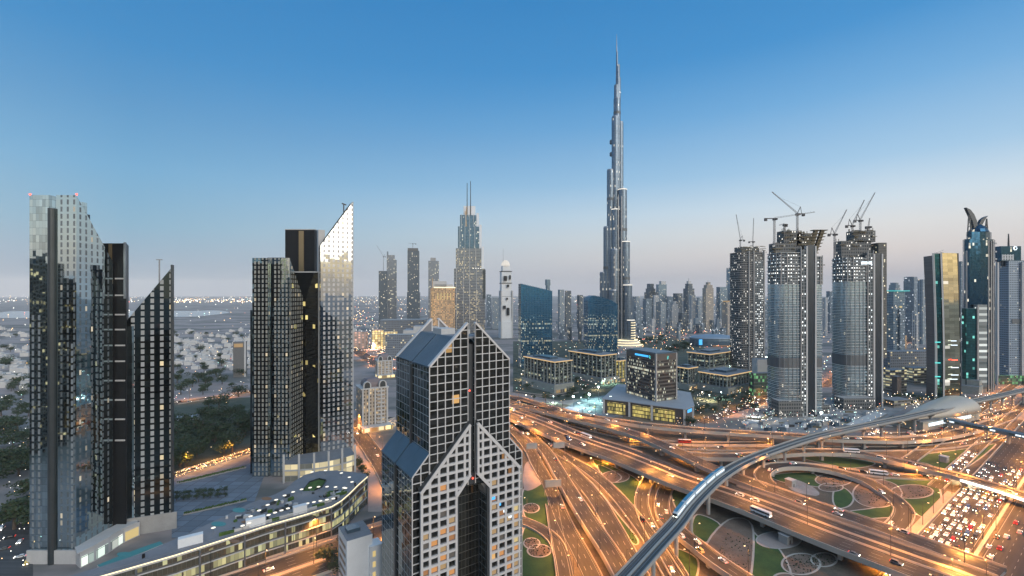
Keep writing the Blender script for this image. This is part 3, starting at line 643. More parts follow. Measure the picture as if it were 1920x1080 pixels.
def mid_pair():
    r = thing('mirror_tower', 'shorter mirrored tower with flat roof and cut right shoulder beside the black slab', 'skyscraper', (-169.6,347,0))
    b = MB(); slant_prism(b, [(-28.5,0),(-16.5,0),(-16.5,22),(-28.5,22)], 0, 167, 0, 1); b.build('side_wing', [M['mirror_g'], M['roof_grey']], r)
    b = MB(); slant_prism(b, [(-13.2,0),(0,0),(0,22),(-13.2,22)], 0, [167,167,137,137], 0, 1); b.build('sloped_wing', [M['mirror_g'], M['roof_grey']], r)
    b = MB(); b.box(-14.8, 11, 0, 3.3, 18, 163); b.build('blue_recess', M['plain_mirror'], r)
    b = MB(); b.box(-31, 14, 0, 5, 16, 127); b.build('rear_wing', M['mirror_dk'], r)
    b = MB(); b.box(-14.5, 8, 167, 13, .5, 1); b.box(-14.5, 8, 163, .8, .8, 5); b.build('roof_gantry', M['steel'], r)
    r = thing('dark_tower', 'black slab tower with bronze strip and stepped lower block between two mirrored towers', 'skyscraper', (-181,388,0))
    b = MB(); b.box(.5, 6, 0, 25, 14, 194); b.build('tall_slab', M['black'], r)
    b = MB(); b.box(2, -1.4, 0, 4.2, .7, 193); b.build('bronze_strip', M['bronze'], r)
    b = MB(); b.box(12.5, -9, 0, 21, 14, 157); b.build('lower_block', M['black_gl'], r)
    b = MB(); b.box(12.5, -9, 157, 21.6, 14.4, .9); b.build('roof_parapet', M['conc_lt'], r)
    b = MB(); b.box(.5, 6, 194, 25.4, 14.4, .7); b.build('roof_edge', M['conc_lt'], r)
    r = thing('blade_tower', 'bright mirrored tower whose roof rises to a sharp point with a crane on the slope', 'skyscraper', (-153.6,365,0), math.atan2(13, 21))
    b = MB(); slant_prism(b, [(0,0),(24.8,0),(24.8,13),(0,13)], 8, [178.5,215.5,215.5,178.5], 0, 1); b.build('mirror_face', [M['mirror_b'], M['black']], r)
    b = MB(); b.box(25.1, 6, 8, .6, 13, 208); b.build('end_fin', M['conc_lt'], r)
    b = MB(); b.box(2, 11, 8, 5, 7, 184); b.build('rear_block', M['conc_lt'], r)
    b = MB(); b.bar((19,6,207),(19,6,215), .8); b.bar((17.5,6,215),(21,6,214), .9); b.bar((3,5,183),(22,5,211.8), .9); b.build('roof_rail_crane', M['dark_steel'], r)
    # curved lit lobby under the blade
    r = thing('lit_lobby', 'curved glazed lobby glowing pale yellow under the bright mirrored tower', 'building', (-150,352,0), math.atan2(13, 24))
    n = 10; P = [(-24+50*i/n, -4-8*math.sin(PI*i/n*.9)) for i in range(n+1)]+[(26,14),(-24,14)]
    b = MB(); b.prism(P, 0, 13, 0, 1); b.build('glazed_wall', [M['lobby'], M['roof_grey']], r)
    b = MB(); b.prism([(x*1.03,y-1 if y < 10 else y) for x, y in P], 8.3, 9.2, 0, 0, True); b.build('canopy_edge', M['conc_lt'], r)
    for i in range(0, n+1, 2):
        b = MB(); b.box(P[i][0], P[i][1]-1.5, 0, 1.4, 1.2, 21); b.build('stone_fin', M['conc_lt'], r)
M['blind'] = plain('pale_blind', (.19,.21,.22), .5, var=.3, scale=.6); M['bronze'] = plain('bronze_panel', (.3,.22,.12), .3, .6, .1)
M['black_gl'] = facade('black_glazing', ((.05,.05,.045),.9,.06), ((.02,.02,.02),.5,.2), 3.7, 2., .05, .05, .03, (1,.8,.3), .7, .03, clump=.05)
M['lobby'] = facade('lit_lobby_glass', ((.25,.24,.2),.2,.2), ((.4,.38,.34),.1,.5), 4.3, 5., .04, .1, .85, (1,.86,.5), .75, 0, litcol2=(1,.8,.42))
left_pair(); mid_pair()
# ------------------------------------------------------------------ sweeping mall podium
M['mall'] = facade('mall_glass_front', ((.13,.13,.1),.5,.12), ((.12,.12,.11),.3,.3), 4.6, 1.8, .06, .2, .25, (.95,.85,.4), .45, .02, clump=.03, rowlit=.35, litcol2=(.75,.78,.42))
def mall():
    Zr = 18.0
    o = G(520, 950, Zr)
    front = [(120,1104),(190,1080),(330,1040),(420,1011),(500,985),(570,965),(622,949),(640,938),(655,925),(672,908),(689,893)]
    back = [(686,889),(660,885),(630,882),(600,883),(572,890),(552,902),(535,917),(515,927),(490,936),(465,945),(440,958),(405,975),(370,992),(330,1010),(270,1036),(190,1062),(130,1080)]
    loc = lambda p, z=Zr: (lambda g: (g.x-o.x, g.y-o.y))(G(p[0], p[1], z))
    Fp = [loc(p) for p in front]; Bp = [loc(p) for p in back]
    r = thing('mall_podium', 'long low mall with curved grey roof terrace and lit glass front along the road', 'mall', (o.x,o.y,0))
    b = MB(); b.prism(Fp+Bp, 0, Zr-1.2, 0, 1); b.build('glass_front', [M['mall'], M['roof_grey']], r)
    sh = lambda P, k: [(x*(1+k), y-k*60) for x, y in P]
    b = MB(); b.prism(sh(Fp, .004)+Bp, Zr-1.2, Zr, 0, 1, True); b.build('roof_slab', [M['conc_lt'], M['terrace']], r)
    b = MB()
    for p, q in zip(sh(Fp, .006)[:-1], sh(Fp, .006)[1:]): b.bar((*p, Zr-.1), (*q, Zr-.1), .35, .4)
    b.build('edge_light', M['led'], r)
    for z in (4.6, 9.2, 13.6):
        b = MB()
        for p, q in zip(sh(Fp, .003)[:-1], sh(Fp, .003)[1:]): b.bar((*p, z), (*q, z), .5, .5)
        b.build('floor_band', M['conc_lt'], r)
    C = catmull([Vector((*p, 0)) for p in sh(Fp, .008)], 9)
    for c in C[::2]:
        b = MB(); b.box(c.x, c.y-.6, 0, .6, .6, Zr-1.2); b.build('column', M['steel'], r)
    sk = [loc(p) for p in [(568,921),(580,905),(598,899),(612,902),(604,914),(590,920)]]
    b = MB(); b.prism(sk, Zr+.01, Zr+.06); b.build('planted_skylight', M['lawn_lit'], r)
    b = MB(); b.prism(sk, Zr+.02, Zr+1.0, closed=False); b.build('skylight_rim', M['shaft'], r)
    inn = [loc(p) for p in [(440,1001),(500,986),(560,969),(610,950),(640,922),(650,905),(656,903),(645,928),(622,949),(560,974),(500,992),(445,1008)]]
    for px, w in ((470,9),(555,7),(345,10)):
        py = 1030-(px-345)*.29; p = loc((px, py)); b = MB(); b.box(p[0], p[1]+4.5, Zr+.02, w, 3, 4.2, .6); b.build('stair_pavilion', M['white'], r)
    # planters and low white screens
    for k in range(16):
        t = k/15; px, py = 425+t*215, 1002-t*62-(12*max(0, t-.75)*4); p = loc((px, py)); b = MB(); b.box(p[0], p[1], Zr+.02, 6.5, .8, 1.6, .6); b.build('planter_screen', M['conc_lt'] if k % 3 else M['lawn_lit'], r)
    for px, py, w in ((448,957,12),(410,983,14),(235,1040,16)):
        q = [loc(a) for a in ellipse(px, py, w, 4.2, 12)]; b = MB(); b.prism(q, Zr+.02, Zr+.3, 0, 0); b.build('swimming_pool', M['pool'], r)
    for px, py in ((462,979),(440,1015),(500,935)): 
        q = [loc(a) for a in ellipse(px, py, 10, 3, 10)]; b = MB(); b.prism(q, Zr+.02, Zr+.12); b.build('timber_deck', M['timber'], r)
    for k in range(46):
        t = rnd.random(); px, py = 420+t*235, 985-t*58-rnd.uniform(0, 24)*(1-abs(t-.5)); p = loc((px, py))
        b = MB(); b.box(p[0], p[1], Zr+.02, rnd.uniform(.8,3.4), rnd.uniform(.7,2), rnd.uniform(.5,1.7), rnd.uniform(0,1.2)); b.build(*rnd.choice((('roof_unit', M['conc_lt']), ('terrace_sofa', M['shaft']), ('roof_unit', M['steel']), ('planting_box', M['lawn_lit']))), r)
    C2 = catmull([Vector((*p, 0)) for p in sh(Fp, -.012)], 3.2)
    b = MB()
    for p, q in zip(C2[:-1], C2[1:]): b.bar((p.x,p.y+1.2,Zr+1.05),(q.x,q.y+1.2,Zr+1.05),.09); b.bar((p.x,p.y+1.2,Zr),(p.x,p.y+1.2,Zr+1.05),.07)
    b.build('railing', M['steel'], r)
    for k, c in enumerate(C2[6:-6:5]):
        b = MB(); b.box(c.x, c.y+7, Zr+.02, 1.1, .5, 1.9, .6); b.build('dark_door_slot', M['black'], r)
    P = []
    for k in range(15):
        t = k/14; P.append((455+t*170, 996-t*52-18*math.sin(PI*t)*.4))
    for k in range(12):
        t = k/11; P.append((470+t*175, 978-t*55-22*math.sin(PI*t)))
    P += [(585,893),(610,890),(640,895),(655,903),(660,912),(648,924),(400,1000),(370,1012)]
    for px, py in P:
        p = G(px, py, Zr); t = thing('terrace_lamp', 'short white parasol lamp on the curved mall roof terrace', 'lamp', (p.x,p.y,Zr+.05), group='lamps on the mall roof terrace')
        b = MB(); b.cyl(0,0,0,2.8,.12,.09,6); b.build('post', M['steel'], t)
        b = MB(); b.cyl(0,0,2.8,3.1,1.1,.15,8); b.build('shade', M['lampshade'], t)
M['terrace'] = plain('grey_terrace', (.2,.2,.215), .7, var=.25, scale=.08); M['lawn_lit'] = soil_mat('clipped_green', (.03,.07,.01), (.09,.15,.03), .3); M['timber'] = plain('timber_deck', (.25,.13,.07)); M['lampshade'] = emit('glowing_shade', (1,.93,.78), 1.3)
mall()
def arcade():
    P = [G(*p) for p in ((150,1066),(178,1052),(205,1036),(232,1018),(262,1004),(258,996),(225,1008),(170,1036),(140,1056))]; o = P[3]
    r = thing('shop_arcade', 'curved row of brightly lit white shopfronts at the foot of the tallest mirrored tower', 'shops', tuple(o)); Q = [(p.x-o.x, p.y-o.y) for p in P]
    b = MB(); b.prism(Q, 0, 8, 0, 1); b.build('walls', [M['conc_lt'], M['terrace']], r)
    for i in range(4):
        p, q = Vector(Q[i]), Vector(Q[i+1]); t = q-p; n = Vector((t.y,-t.x)).normalized()*.15; a, e = p+t*.08+n, p+t*.92+n
        b = MB(); b.poly([(a.x,a.y,.6),(e.x,e.y,.6),(e.x,e.y,5.6),(a.x,a.y,5.6)]); b.build('lit_shopfront', M['shopfront'] if i < 3 else M['win'][2], r)
    q = [(x*1.0, y-1.5) for x, y in Q[:5]]+Q[5:]
    b = MB(); b.prism(q, 8.02, 8.6, 0, 0, True); b.build('canopy_roof', M['conc_lt'], r)
M['shopfront'] = facade('lit_shopfront_glass', ((.3,.32,.3),0,.3), ((.2,.22,.2),.2,.4), 5, 4, .06, .06, .9, (.75,1,.85), 1.0, 0, litcol2=(1,.98,.85))
arcade()
b = MB(); Q = [G(x, y, 12) for x, y in ((182,1062),(225,1044),(262,1030),(300,1017),(306,1022),(262,1040),(215,1058),(190,1068))]; o = Q[0]
r = thing('pool_terrace', 'narrow turquoise pool on a raised deck between the mall roof and the dark tower', 'pool', (o.x,o.y,0))
b.prism([(q.x-o.x, q.y-o.y) for q in Q], 0, 12.6, 0, 1); b.build('pool_basin', [M['conc_lt'], M['pool']], r)
# white clinic block in front of the boulevard
def clinic():
    p = G(697, 1076); r = thing('office_block', 'small white flat-roofed block with lit stair window squeezed beside the gridded tower', 'building', (p.x-2,p.y-6,0), math.radians(34))
    b = MB(); b.box(-3, 4, 0, 12, 16, 24, 0, 0, 1); b.build('walls', [M['white'], M['roof_grey']], r)
    b = MB(); b.box(4.2, -2.5, 0, 6, 7, 19); b.build('stair_tower', M['white'], r)
    for z in range(3, 21, 4):
        b = MB(); b.box(-9.05, 4, z, .2, 11, 1.5); b.build('ribbon_window', M['win'][3] if z % 8 else M['roof_blue'], r)
    for z in (4, 9, 14):
        b = MB(); b.box(3.2, -6.05, z, 1.4, .2, 2.6); b.build('window', M['win'][2], r)
    b = MB(); b.box(-4, 5, 24, 6, 5, 1.6); b.build('roof_plant', M['roof_blue'], r)
clinic()
# ------------------------------------------------------------------ towers and buildings of the middle and far distance
TH = math.atan2(.585, .811)
D = dict(
 blue=facade('blue_glass_far', ((.16,.26,.34),.7,.15), ((.2,.24,.28),.3,.4), 4, 3.2, .18, .25, .05, (1,.85,.6), .8, .03),
 grey=facade('grey_tower_wall', ((.1,.14,.17),.5,.2), ((.3,.34,.37),0,.7), 3.8, 4.2, .45, .35, .06, (1,.8,.5), .8, .02),
 pale=facade('pale_tower_wall', ((.12,.15,.18),.5,.2), ((.5,.5,.5),0,.7), 3.8, 4.0, .5, .3, .06, (1,.82,.55), .8, .02),
 dark=facade('dark_tower_wall', ((.07,.09,.11),.6,.2), ((.14,.17,.195),.1,.6), 3.8, 3.6, .3, .3, .06, (1,.85,.6), .9, .02),
 beige=facade('beige_tower_wall', ((.1,.11,.12),.4,.2), ((.44,.38,.32),0,.8), 3.8, 4.4, .5, .35, .08, (1,.75,.4), .8, .02),
 slate=facade('slate_tower_wall', ((.1,.14,.18),.6,.2), ((.2,.25,.29),.1,.6), 3.8, 3.0, .35, .3, .05, (.9,.95,1), .9, .02))
def span(pxl, pxr, Y, rot=0., ratio=1.):
    """centre, width, depth of a box whose outline spans pxl..pxr at distance Y"""
    s = (pxr-pxl)/F*Y; c, n = abs(math.cos(rot)), abs(math.sin(rot)); w = s/(c+ratio*n); pc = (pxl+pxr)/2
    for _ in range(8):
        x0 = GX(pc, Y); P = []
        for a, e in ((-.5,0),(.5,0),(.5,1),(-.5,1)):
            lx, ly = a*w, e*w*ratio; X, Yy = x0+lx*math.cos(rot)-ly*math.sin(rot), Y+lx*math.sin(rot)+ly*math.cos(rot); P.append(960+X/Yy*F)
        pc += (pxl+pxr)/2-(min(P)+max(P))/2; w *= (pxr-pxl)/(max(P)-min(P))
    return pc, w, w*ratio
def tower(name, label, cat, pxl, pxr, Y, tiers, mat='grey', rot=0., ratio=.8, group=None, spire=None, crown=None, podium=None, shaftname='shaft', roof='roof_grey', round_=False):
    """tiers: [(left fraction, right fraction, top row)] from the ground up"""
    pc, w, d = span(pxl, pxr, Y, rot, ratio); x = GX(pc, Y)
    r = thing(name, label, cat, (x, Y, 0), rot, group); z0 = 0.
    m = M.get(mat) or D[mat]
    for k, (a, c, row) in enumerate(tiers):
        z1 = GZ(row, Y); b = MB(); cx = (a+c-1)/2*w
        if round_: b.cyl(cx, d/2, z0, z1, w*(c-a)/2, n=20, mi=0, top=1)
        else: b.box(cx, d/2, z0, w*(c-a), d*(c-a)**.5 if k else d, z1-z0, 0, 0, 1)
        b.build(shaftname if k == 0 else 'upper_tier', [m, M[roof]], r); z0 = z1
    if crown:
        a, c, row, mm = crown; b = MB(); z1 = GZ(row, Y); b.box((a+c-1)/2*w, d/2, z0, w*(c-a), d*(c-a), z1-z0); b.build('crown', M.get(mm) or D[mm], r); z0 = z1
    if spire:
        f, row, rad = spire; b = MB(); b.cyl((f-.5)*w, d/2, z0-1, GZ(row, Y), rad, rad*.3, 6); b.build('spire', M['steel'], r)
    if podium:
        k, h = podium; b = MB(); b.box(0, d/2, 0, w*k, d*k, h, 0, 0, 1); b.build('podium', [m, M[roof]], r)
    return r
# ---- the tallest stepped tower
M['bk'] = facade('silver_blue_cladding', ((.14,.19,.25),.75,.3), ((.18,.22,.26),.6,.4), 6.4, 2.6, .22, .2, .02, (1,.9,.7), .7)
M['bk_dark'] = plain('louvre_band', (.12,.13,.14), .5, .4); M['bk_light'] = emit('lit_ring', (1,.93,.8), 1.1)
def tallest():
    Y = 1225.; s = Y/F; ox = GX(1157, Y)
    r = thing('supertall_tower', 'slender silver spire of stepped round tubes, far taller than everything else', 'skyscraper', (ox,Y,0))
    tubes = [(1157,6.5,186,0), (1153.3,6.8,221,-3), (1164,5.2,230,3), (1143.8,6.6,321,-6), (1165,8.3,358,-14), (1137.5,6.4,427,-2), (1169.5,8.6,455,-18), (1131,6.3,512,2), (1172.5,8.5,535,-26), (1176.5,7.5,600,-34),
             (1154,9.5,330,8), (1152,7.5,395,-16), (1160.5,3.4,146,1), (1155.5,4.2,160,0), (1158.8,3.6,122,0), (1149,8,470,-22), (1146,8,545,-28), (1180,9,560,14), (1126,5.5,560,8)]
    for px, rr, row, dy in tubes:
        b = MB(); z1 = GZ(row, Y); x = GX(px, Y)-ox; n = 18
        b.cyl(x, dy*s*.6, 0 if row > 165 else GZ(190, Y), z1, rr*s*1.0, n=26, top=1); b.build('tower_tube', [M['bk'], M['bk_dark']], r, True)
        if row > 180:
            b = MB(); b.cyl(x, dy*s*.6, z1-.4, z1+3, rr*s*.97, rr*s*.9, n); b.build('tube_cap', M['steel'], r)
    for px, rr, row, dy in ((1154,9.7,262,8),(1154,9.7,285,8),(1165,8.5,430,-14),(1169.5,8.8,520,-18),(1137.5,6.6,500,-2),(1143.8,6.8,372,-6),(1157,6.7,210,0)):
        b = MB(); b.cyl(GX(px,Y)-ox, dy*s*.6, GZ(row+5,Y), GZ(row,Y), rr*s*1.01, n=18); b.build('plant_floor_band', M['bk_dark'], r)
    for px, rr, row, dy in ((1165,8.4,357,-14),(1169.5,8.7,454,-18),(1172.5,8.6,534,-26),(1176.5,7.6,598,-34),(1176.5,8.5,640,-34),(1160.5,3.6,173,1),(1152,7.6,394,-16)):
        b = MB(); b.cyl(GX(px,Y)-ox, dy*s*.6, GZ(row+1.4,Y), GZ(row,Y), rr*s*1.03, n=18); b.build('lit_ring', M['bk_light'], r)
    for k in range(9):      # lit balcony lines on the lowest right-hand tier
        b = MB(); b.cyl(GX(1178,Y)-ox, -34*s*.6, GZ(604+k*4.6,Y), GZ(603+k*4.6,Y), 7.9*s, n=18); b.build('lit_balcony', M['led'], r)
    for px, dy in ((1155,-26),(1161,-28),(1148,-32)):
        b = MB(); b.bar((GX(px,Y)-ox, dy, 0), (GX(px,Y)-ox, dy, GZ(372 if px > 1150 else 478, Y)), 2.2); b.build('steel_fin', M['steel'], r)
    b = MB(); b.cyl(GX(1157,Y)-ox, 0, GZ(188,Y), GZ(97,Y), 3.2*s, 1.5*s, 12); b.build('upper_shaft', M['bk'], r)
    b = MB(); b.cyl(GX(1156.3,Y)-ox, 0, GZ(98,Y), GZ(64,Y), 1.1*s, .25*s, 8); b.build('spire', M['steel'], r)
    for k, (h, rr) in enumerate(((5,46),(11,40),(17,33))):
        b = MB(); b.cyl(18, -14, 0 if k == 0 else h-6, h, rr, n=28, top=1); b.build('podium_terrace', [M['conc_lt'], M['terrace']], r)
        b = MB(); b.cyl(18, -14, h+.02, h+.7, rr*1.01, n=28); b.build('terrace_light', M['led'], r)
tallest()
# ---- tower with twin masts, hotel, white tower and the four slim towers left of centre
M['addr'] = facade('gold_lit_glazing', ((.09,.14,.2),.75,.12), ((.33,.32,.31),.3,.4), 3.9, 2.6, .22, .28, .22, (1,.78,.42), .55, .03, clump=.03)
M['addr_up'] = facade('blue_upper_glazing', ((.06,.14,.24),.85,.08), ((.2,.22,.25),.4,.4), 3.9, 2.6, .12, .1, .05, (1,.9,.7), .6, .03)
def mast_tower():
    Y = 1180.; s = Y/F; ox = GX(880, Y)
    r = thing('mast_tower', 'stepped glass tower with white side panels and two thin masts above the gables', 'skyscraper', (ox,Y,0), .12)
    T = [(850.5,910,504,'addr'), (854,907,466,'addr'), (858,903,425,'addr_up'), (862,898,403,'addr_up'), (869,892,385,'white')]
    z0 = 0
    for k, (l, rr, row, m) in enumerate(T):
        z1 = GZ(row, Y); b = MB(); w = (rr-l)*s*.97; b.box(((l+rr)/2-880)*s, 20, z0, w, w*.75, z1-z0, 0, 0, 1); b.build('tier', [M[m], M['roof_grey']], r)
        if k < 4:
            b = MB(); b.box((rr-880)*s-3.2, 20-w*.375-.6, z0 if k else GZ(560,Y), 6.4, 3, z1-z0+5 if k else 75); b.build('white_side_panel', M['white'] if k else M['shaft'], r)
            for f in (.08, .3, .5, .72):
                b = MB(); b.box(((l+rr)/2-880)*s+(f-.5)*w, 20-w*.375-.3, z0, 1.0, 1.2, z1-z0+2); b.build('vertical_rib', M['conc_lt'], r)
        z0 = z1
    for k in range(5):
        b = MB(); x = (885+k*4.6-880)*s; b.bar((x,-8,GZ(509,Y)),(x+3.2,-8,GZ(503,Y)),1.3); b.bar((x+3.2,-8,GZ(503,Y)),(x+6.4,-8,GZ(509,Y)),1.3); b.build('zigzag_light', M['led_w'], r)
    for px, row in ((876,342), (882.5,338)):
        b = MB(); b.cyl((px-880)*s, 8, GZ(440,Y), GZ(row,Y), 1.6, .7, 8); b.build('mast', M['dark_steel'], r)
    b = MB(); b.bar((-10.5,2,GZ(425,Y)),(-7,2,GZ(388,Y)),1.6); b.bar((-7,2,GZ(425,Y)),(-10.5,2,GZ(396,Y)),1.6); b.build('lit_lattice', M['win'][0], r)
mast_tower()
M['goldhotel'] = facade('amber_lit_hotel_wall', ((.25,.16,.08),.3,.2), ((.42,.3,.2),0,.7), 3.6, 3.2, .45, .35, .65, (1,.6,.25), .55, 0, litcol2=(1,.5,.2))
r = tower('hotel', 'amber lit hotel slab with a glowing roof edge left of the twin-mast tower', 'hotel', 806, 853, 1080, [(0,1,540)], 'goldhotel', .25, .5)
for x0, w, row in ((0, 44, 533), (-10, 34, 527)):
    b = MB(); b.box(x0+2, 10, GZ(540,1080), w, 14, GZ(row,1080)-GZ(540,1080)); b.build('roof_tier', M['conc_lt'], r)
b = MB(); b.box(4, 1.5, GZ(540,1080), 50, .8, 2.2); b.build('roof_edge_light', M['led'], r)
b = MB(); b.box(-24.5, -.4, GZ(600,1080), 1.4, .8, 100); b.build('corner_light', M['win'][0], r)
for k in range(5):
    b = MB(); b.box(-12+k*7.5, -.5, GZ(562,1080), 2, .8, 16); b.build('tall_lit_bay', M['win'][2], r)
def white_tower():
    Y = 1420.; s = Y/F; ox = GX(950, Y); r = thing('white_tower', 'white tower with dark square openings, lit dome and needle, right of the mast tower', 'skyscraper', (ox,Y,0), .25)
    for l, rr, z0r, row in ((936,964,None,603), (937.5,962.5,None,556), (939,961.5,None,510), (941.5,958.5,510,498)):
        z0 = 0 if z0r is None else GZ(z0r, Y); w = (rr-l)*s*.84; b = MB(); b.box(0, 14-w*.02*abs(row-500)/50, z0, w, w*.8, GZ(row,Y)-z0); b.build('white_shaft', M['white'], r)
    for row in (508, 530, 555.5, 557):
        b = MB(); b.box(0, 14, GZ(row+1.6,Y), 24*s*.86, 24*s*.7, 1.6*s); b.build('dark_band', M['shaft'], r)
    for px, row, w, h in ((946,522,6,9), (951,536,4,5), (944,576,5,6), (951,584,5,14), (949,560,3,4), (955,520,3,8)):
        b = MB(); b.box((px-949)*s, -3.5-(2 if row > 556 else 0), GZ(row+h/2,Y), w*s, 3, h*s); b.build('dark_opening', M['black'], r)
    b = MB(); n = 12
    b.loft([[(8.5*s*math.cos(f)*math.cos(2*PI*i/n), 14+8.5*s*math.cos(f)*math.sin(2*PI*i/n), GZ(498,Y)+11*s*math.sin(f)) for i in range(n)] for f in (0,.35,.7,1.05,1.4)]); b.build('lit_dome', M['dome'], r)
    b = MB(); b.cyl(-9, 10, GZ(500,Y), GZ(466,Y), .9, .3, 6); b.build('needle', M['steel'], r)
    for sx in (-1, 1):
        b = MB(); b.box(sx*13.2*s*.8, 10, 0, 3.4, 30, GZ(545,Y)); b.build('corner_pier', M['conc_lt'], r)
M['dome'] = emit('lit_white_dome', (1,.93,.82), .7)
white_tower()
M['slimA'] = facade('half_clad_tower', ((.16,.2,.24),.6,.2), ((.3,.31,.33),.1,.6), 4.2, 4, .3, .3, .1, (1,.9,.6), .8, .02)
tower('slim_tower', 'low dark half of a slim pair of towers in the haze, left of the hotel', 'skyscraper', 710, 727, 1650, [(0,1,508)], 'dark', .2, .9)
tower('slim_tower', 'hazy slim tower with a raised fin on its left roof corner beside a darker one', 'skyscraper', 725, 744, 1700, [(0,1,487),(0,.8,478)], 'slimA', .2, .8, crown=(0,.15,471,'slate'))
tower('slim_tower', 'dark slim tower topped by scaffolding standing alone left of the hotel', 'skyscraper', 763, 788, 1620, [(0,1,548),(.04,.94,470)], 'dark', .15, .8, crown=(.05,.85,465,'conc_dark'))
tower('slim_tower', 'slim hazy tower half hidden by the amber hotel', 'skyscraper', 803, 823, 1750, [(0,1,489)], 'slimA', .15, .8, crown=(.2,.7,483,'conc'))
tower('slim_tower', 'small grey tower in the haze between mast tower and white tower', 'skyscraper', 912, 921, 1900, [(0,1,552)], 'slate', .2)
tower('slim_tower', 'low grey slab close to the left side of the white tower', 'skyscraper', 922, 937, 1800, [(0,1,558)], 'grey', .2)
# ---- far skyline right of the tallest tower; (label, x0, x1, Y, tiers, material, ...)
FAR = [
 ('dark stepped tower with a square top, first on the right of the tallest tower', 1208,1231,2200,[(0,1,548),(.15,.9,541),(.25,.75,532)],'dark',{}),
 ('broad tower with a pale lit top block in the far skyline', 1230,1250,2150,[(0,1,533)],'blue',dict(crown=(.35,1,527,'conc_lt'))),
 ('narrow dark tower between the lit-topped tower and the domed one', 1262,1280,2100,[(0,1,550)],'dark',{}),
 ('square blue tower left of a narrow dark one in the hazy skyline', 1249,1264,2300,[(0,1,556)],'slate',{}),
 ('pale low twin-shouldered tower in front of the far skyline', 1255,1273,1850,[(0,1,578),(.1,.9,570),(.3,.7,565)],'pale',{}),
 ('tower with a round lit lantern crown in the middle of the far skyline', 1281,1302,1950,[(0,1,541),(.2,.8,532)],'dark',dict(crown=(.3,.7,527,'conc_lt'),spire=(.5,521,1.5))),
 ('pale slim slab overlapping the lantern-crowned tower', 1291,1304,1800,[(0,1,553)],'pale',{}),
 ('short grey tower right of the pale slim slab', 1304,1316,1900,[(0,1,563),(.2,.8,558)],'grey',{}),
 ('beige tower stepping up to a dark pointed crown', 1317,1338,1750,[(0,1,540),(.15,.9,534),(.35,.7,529)],'beige',dict(spire=(.5,525,1.5))),
 ('wide dark blue block with lit horizontal lines behind the unfinished tower', 1343,1364,2000,[(0,1,538)],'blue',{}),
 ('tall blue glass slab peeking out behind the first unfinished tower', 1362,1380,2050,[(0,1,502)],'blue',{}),
 ('beige block with an amber lit roof line left of the unfinished tower', 1353,1374,1500,[(0,1,566)],'beige',dict(crown=(.1,.8,564,'win0'))),
 ('grey tower fragment between low blocks close to the tallest tower', 1186,1200,2000,[(0,1,556)],'grey',{}),
 ('low slate block with a bright line near the tallest tower foot', 1189,1203,1700,[(0,1,574)],'slate',{}),
 ('ladder-like pale tower in front of the dark stepped one', 1224,1235,1900,[(0,1,553)],'pale',{}),
 ('grey pair-like slab below the dark stepped tower', 1205,1222,1800,[(0,1,560)],'slate',{}),
 ('low grey tower with a bright corner below the lit-topped tower', 1230,1249,1800,[(0,1,566)],'grey',{}),
 ('flat grey block between the pale low tower and the lantern tower', 1272,1288,1750,[(0,1,586)],'dark',{}),
 ('slim grey tower left of the blue slanted office', 1046,1058,1600,[(0,1,543)],'grey',{}),
 ('dark twin of a slim grey tower beside it, left of the curved blue office', 1059,1071,1650,[(0,1,545)],'dark',{}),
 ('small dark tower halfway between the two blue offices', 1082,1093,1800,[(0,1,553)],'dark',{}),
 ('pale stub tower touching the curved blue office', 1094,1104,1900,[(0,1,556)],'slate',{}),
 ('distant flared tower with a lit top behind the slanted blue office', 1022,1032,1700,[(.15,.85,535),(0,1,524)],'blue',{}),
 ('hazy slab seen through the gap right of the first unfinished tower', 1425,1442,1700,[(0,1,566)],'slate',{}),
 ('tall hazy pale tower in the gap between the two big unfinished towers', 1541,1552,1500,[(0,1,558)],'pale',{}),
 ('square hazy block with white roof sign between the big unfinished towers', 1549,1566,1600,[(0,1,546)],'slate',dict(crown=(.1,.7,572,'slate'))),
 ('hazy barrel-topped tower above the teal block', 1666,1688,1500,[(0,1,540),(.05,.95,534),(.2,.8,530)],'blue',{}),
 ('hazy slab with rounded top right of the teal block', 1694,1721,1350,[(0,1,527),(.05,.95,519)],'slate',{}),
 ('narrow pale edge of a tower beside the curved brown one', 1720,1736,1250,[(0,1,524)],'grey',{}),
 ('pale low slab in front of the rounded hazy tower', 1709,1722,1150,[(0,1,588)],'pale',{}),
 ('narrow hazy tower behind the curved reflective tower', 1796,1808,1150,[(0,1,490)],'slate',{}),
]
M['win0'] = M['win'][0]
for lab, l, rr, Y, tiers, m, k in FAR:
    tower('far_tower', lab, 'skyscraper', l, rr, Y, tiers, m, rnd.choice((.2,.45,.6)), .7, **k)
r = tower('teal_office', 'teal glass office block with a lit cyan roof line and yellow sign', 'office', 1653, 1697, 1080, [(0,1,546)], 'blue', .35, .6)
b = MB(); b.box(0, 2, GZ(546,1080), 46, 22, 1.6); b.build('cyan_roof_line', M['cyan'] if 'cyan' in M else emit('cyan_line', (.1,.9,.85), .7), r)
b = MB(); b.box(3, -1.5, GZ(577,1080), 8, .6, 4); b.build('yellow_sign', M['win'][2], r)
b = MB(); b.box(4, -2.8, 0, 17, 4, GZ(580,1080)); b.build('front_bay', D['slate'], r)
# hazy low blocks filling the feet of the skyline
for k in range(64):
    px = rnd.uniform(1172, 1440) if k < 50 else rnd.uniform(1040, 1110); row = rnd.uniform(573, 606); Y = rnd.uniform(1250, 2300)
    tower('low_block', 'small hazy block at the foot of the far skyline', 'building', px, px+rnd.uniform(5, 13), Y, [(0,1,max(row, HR+ (CH-rnd.uniform(18,60))/Y*F))], rnd.choice(['grey','slate','dark','pale']), rnd.choice((.2,.6)), .8, group='low blocks at the foot of the far skyline')
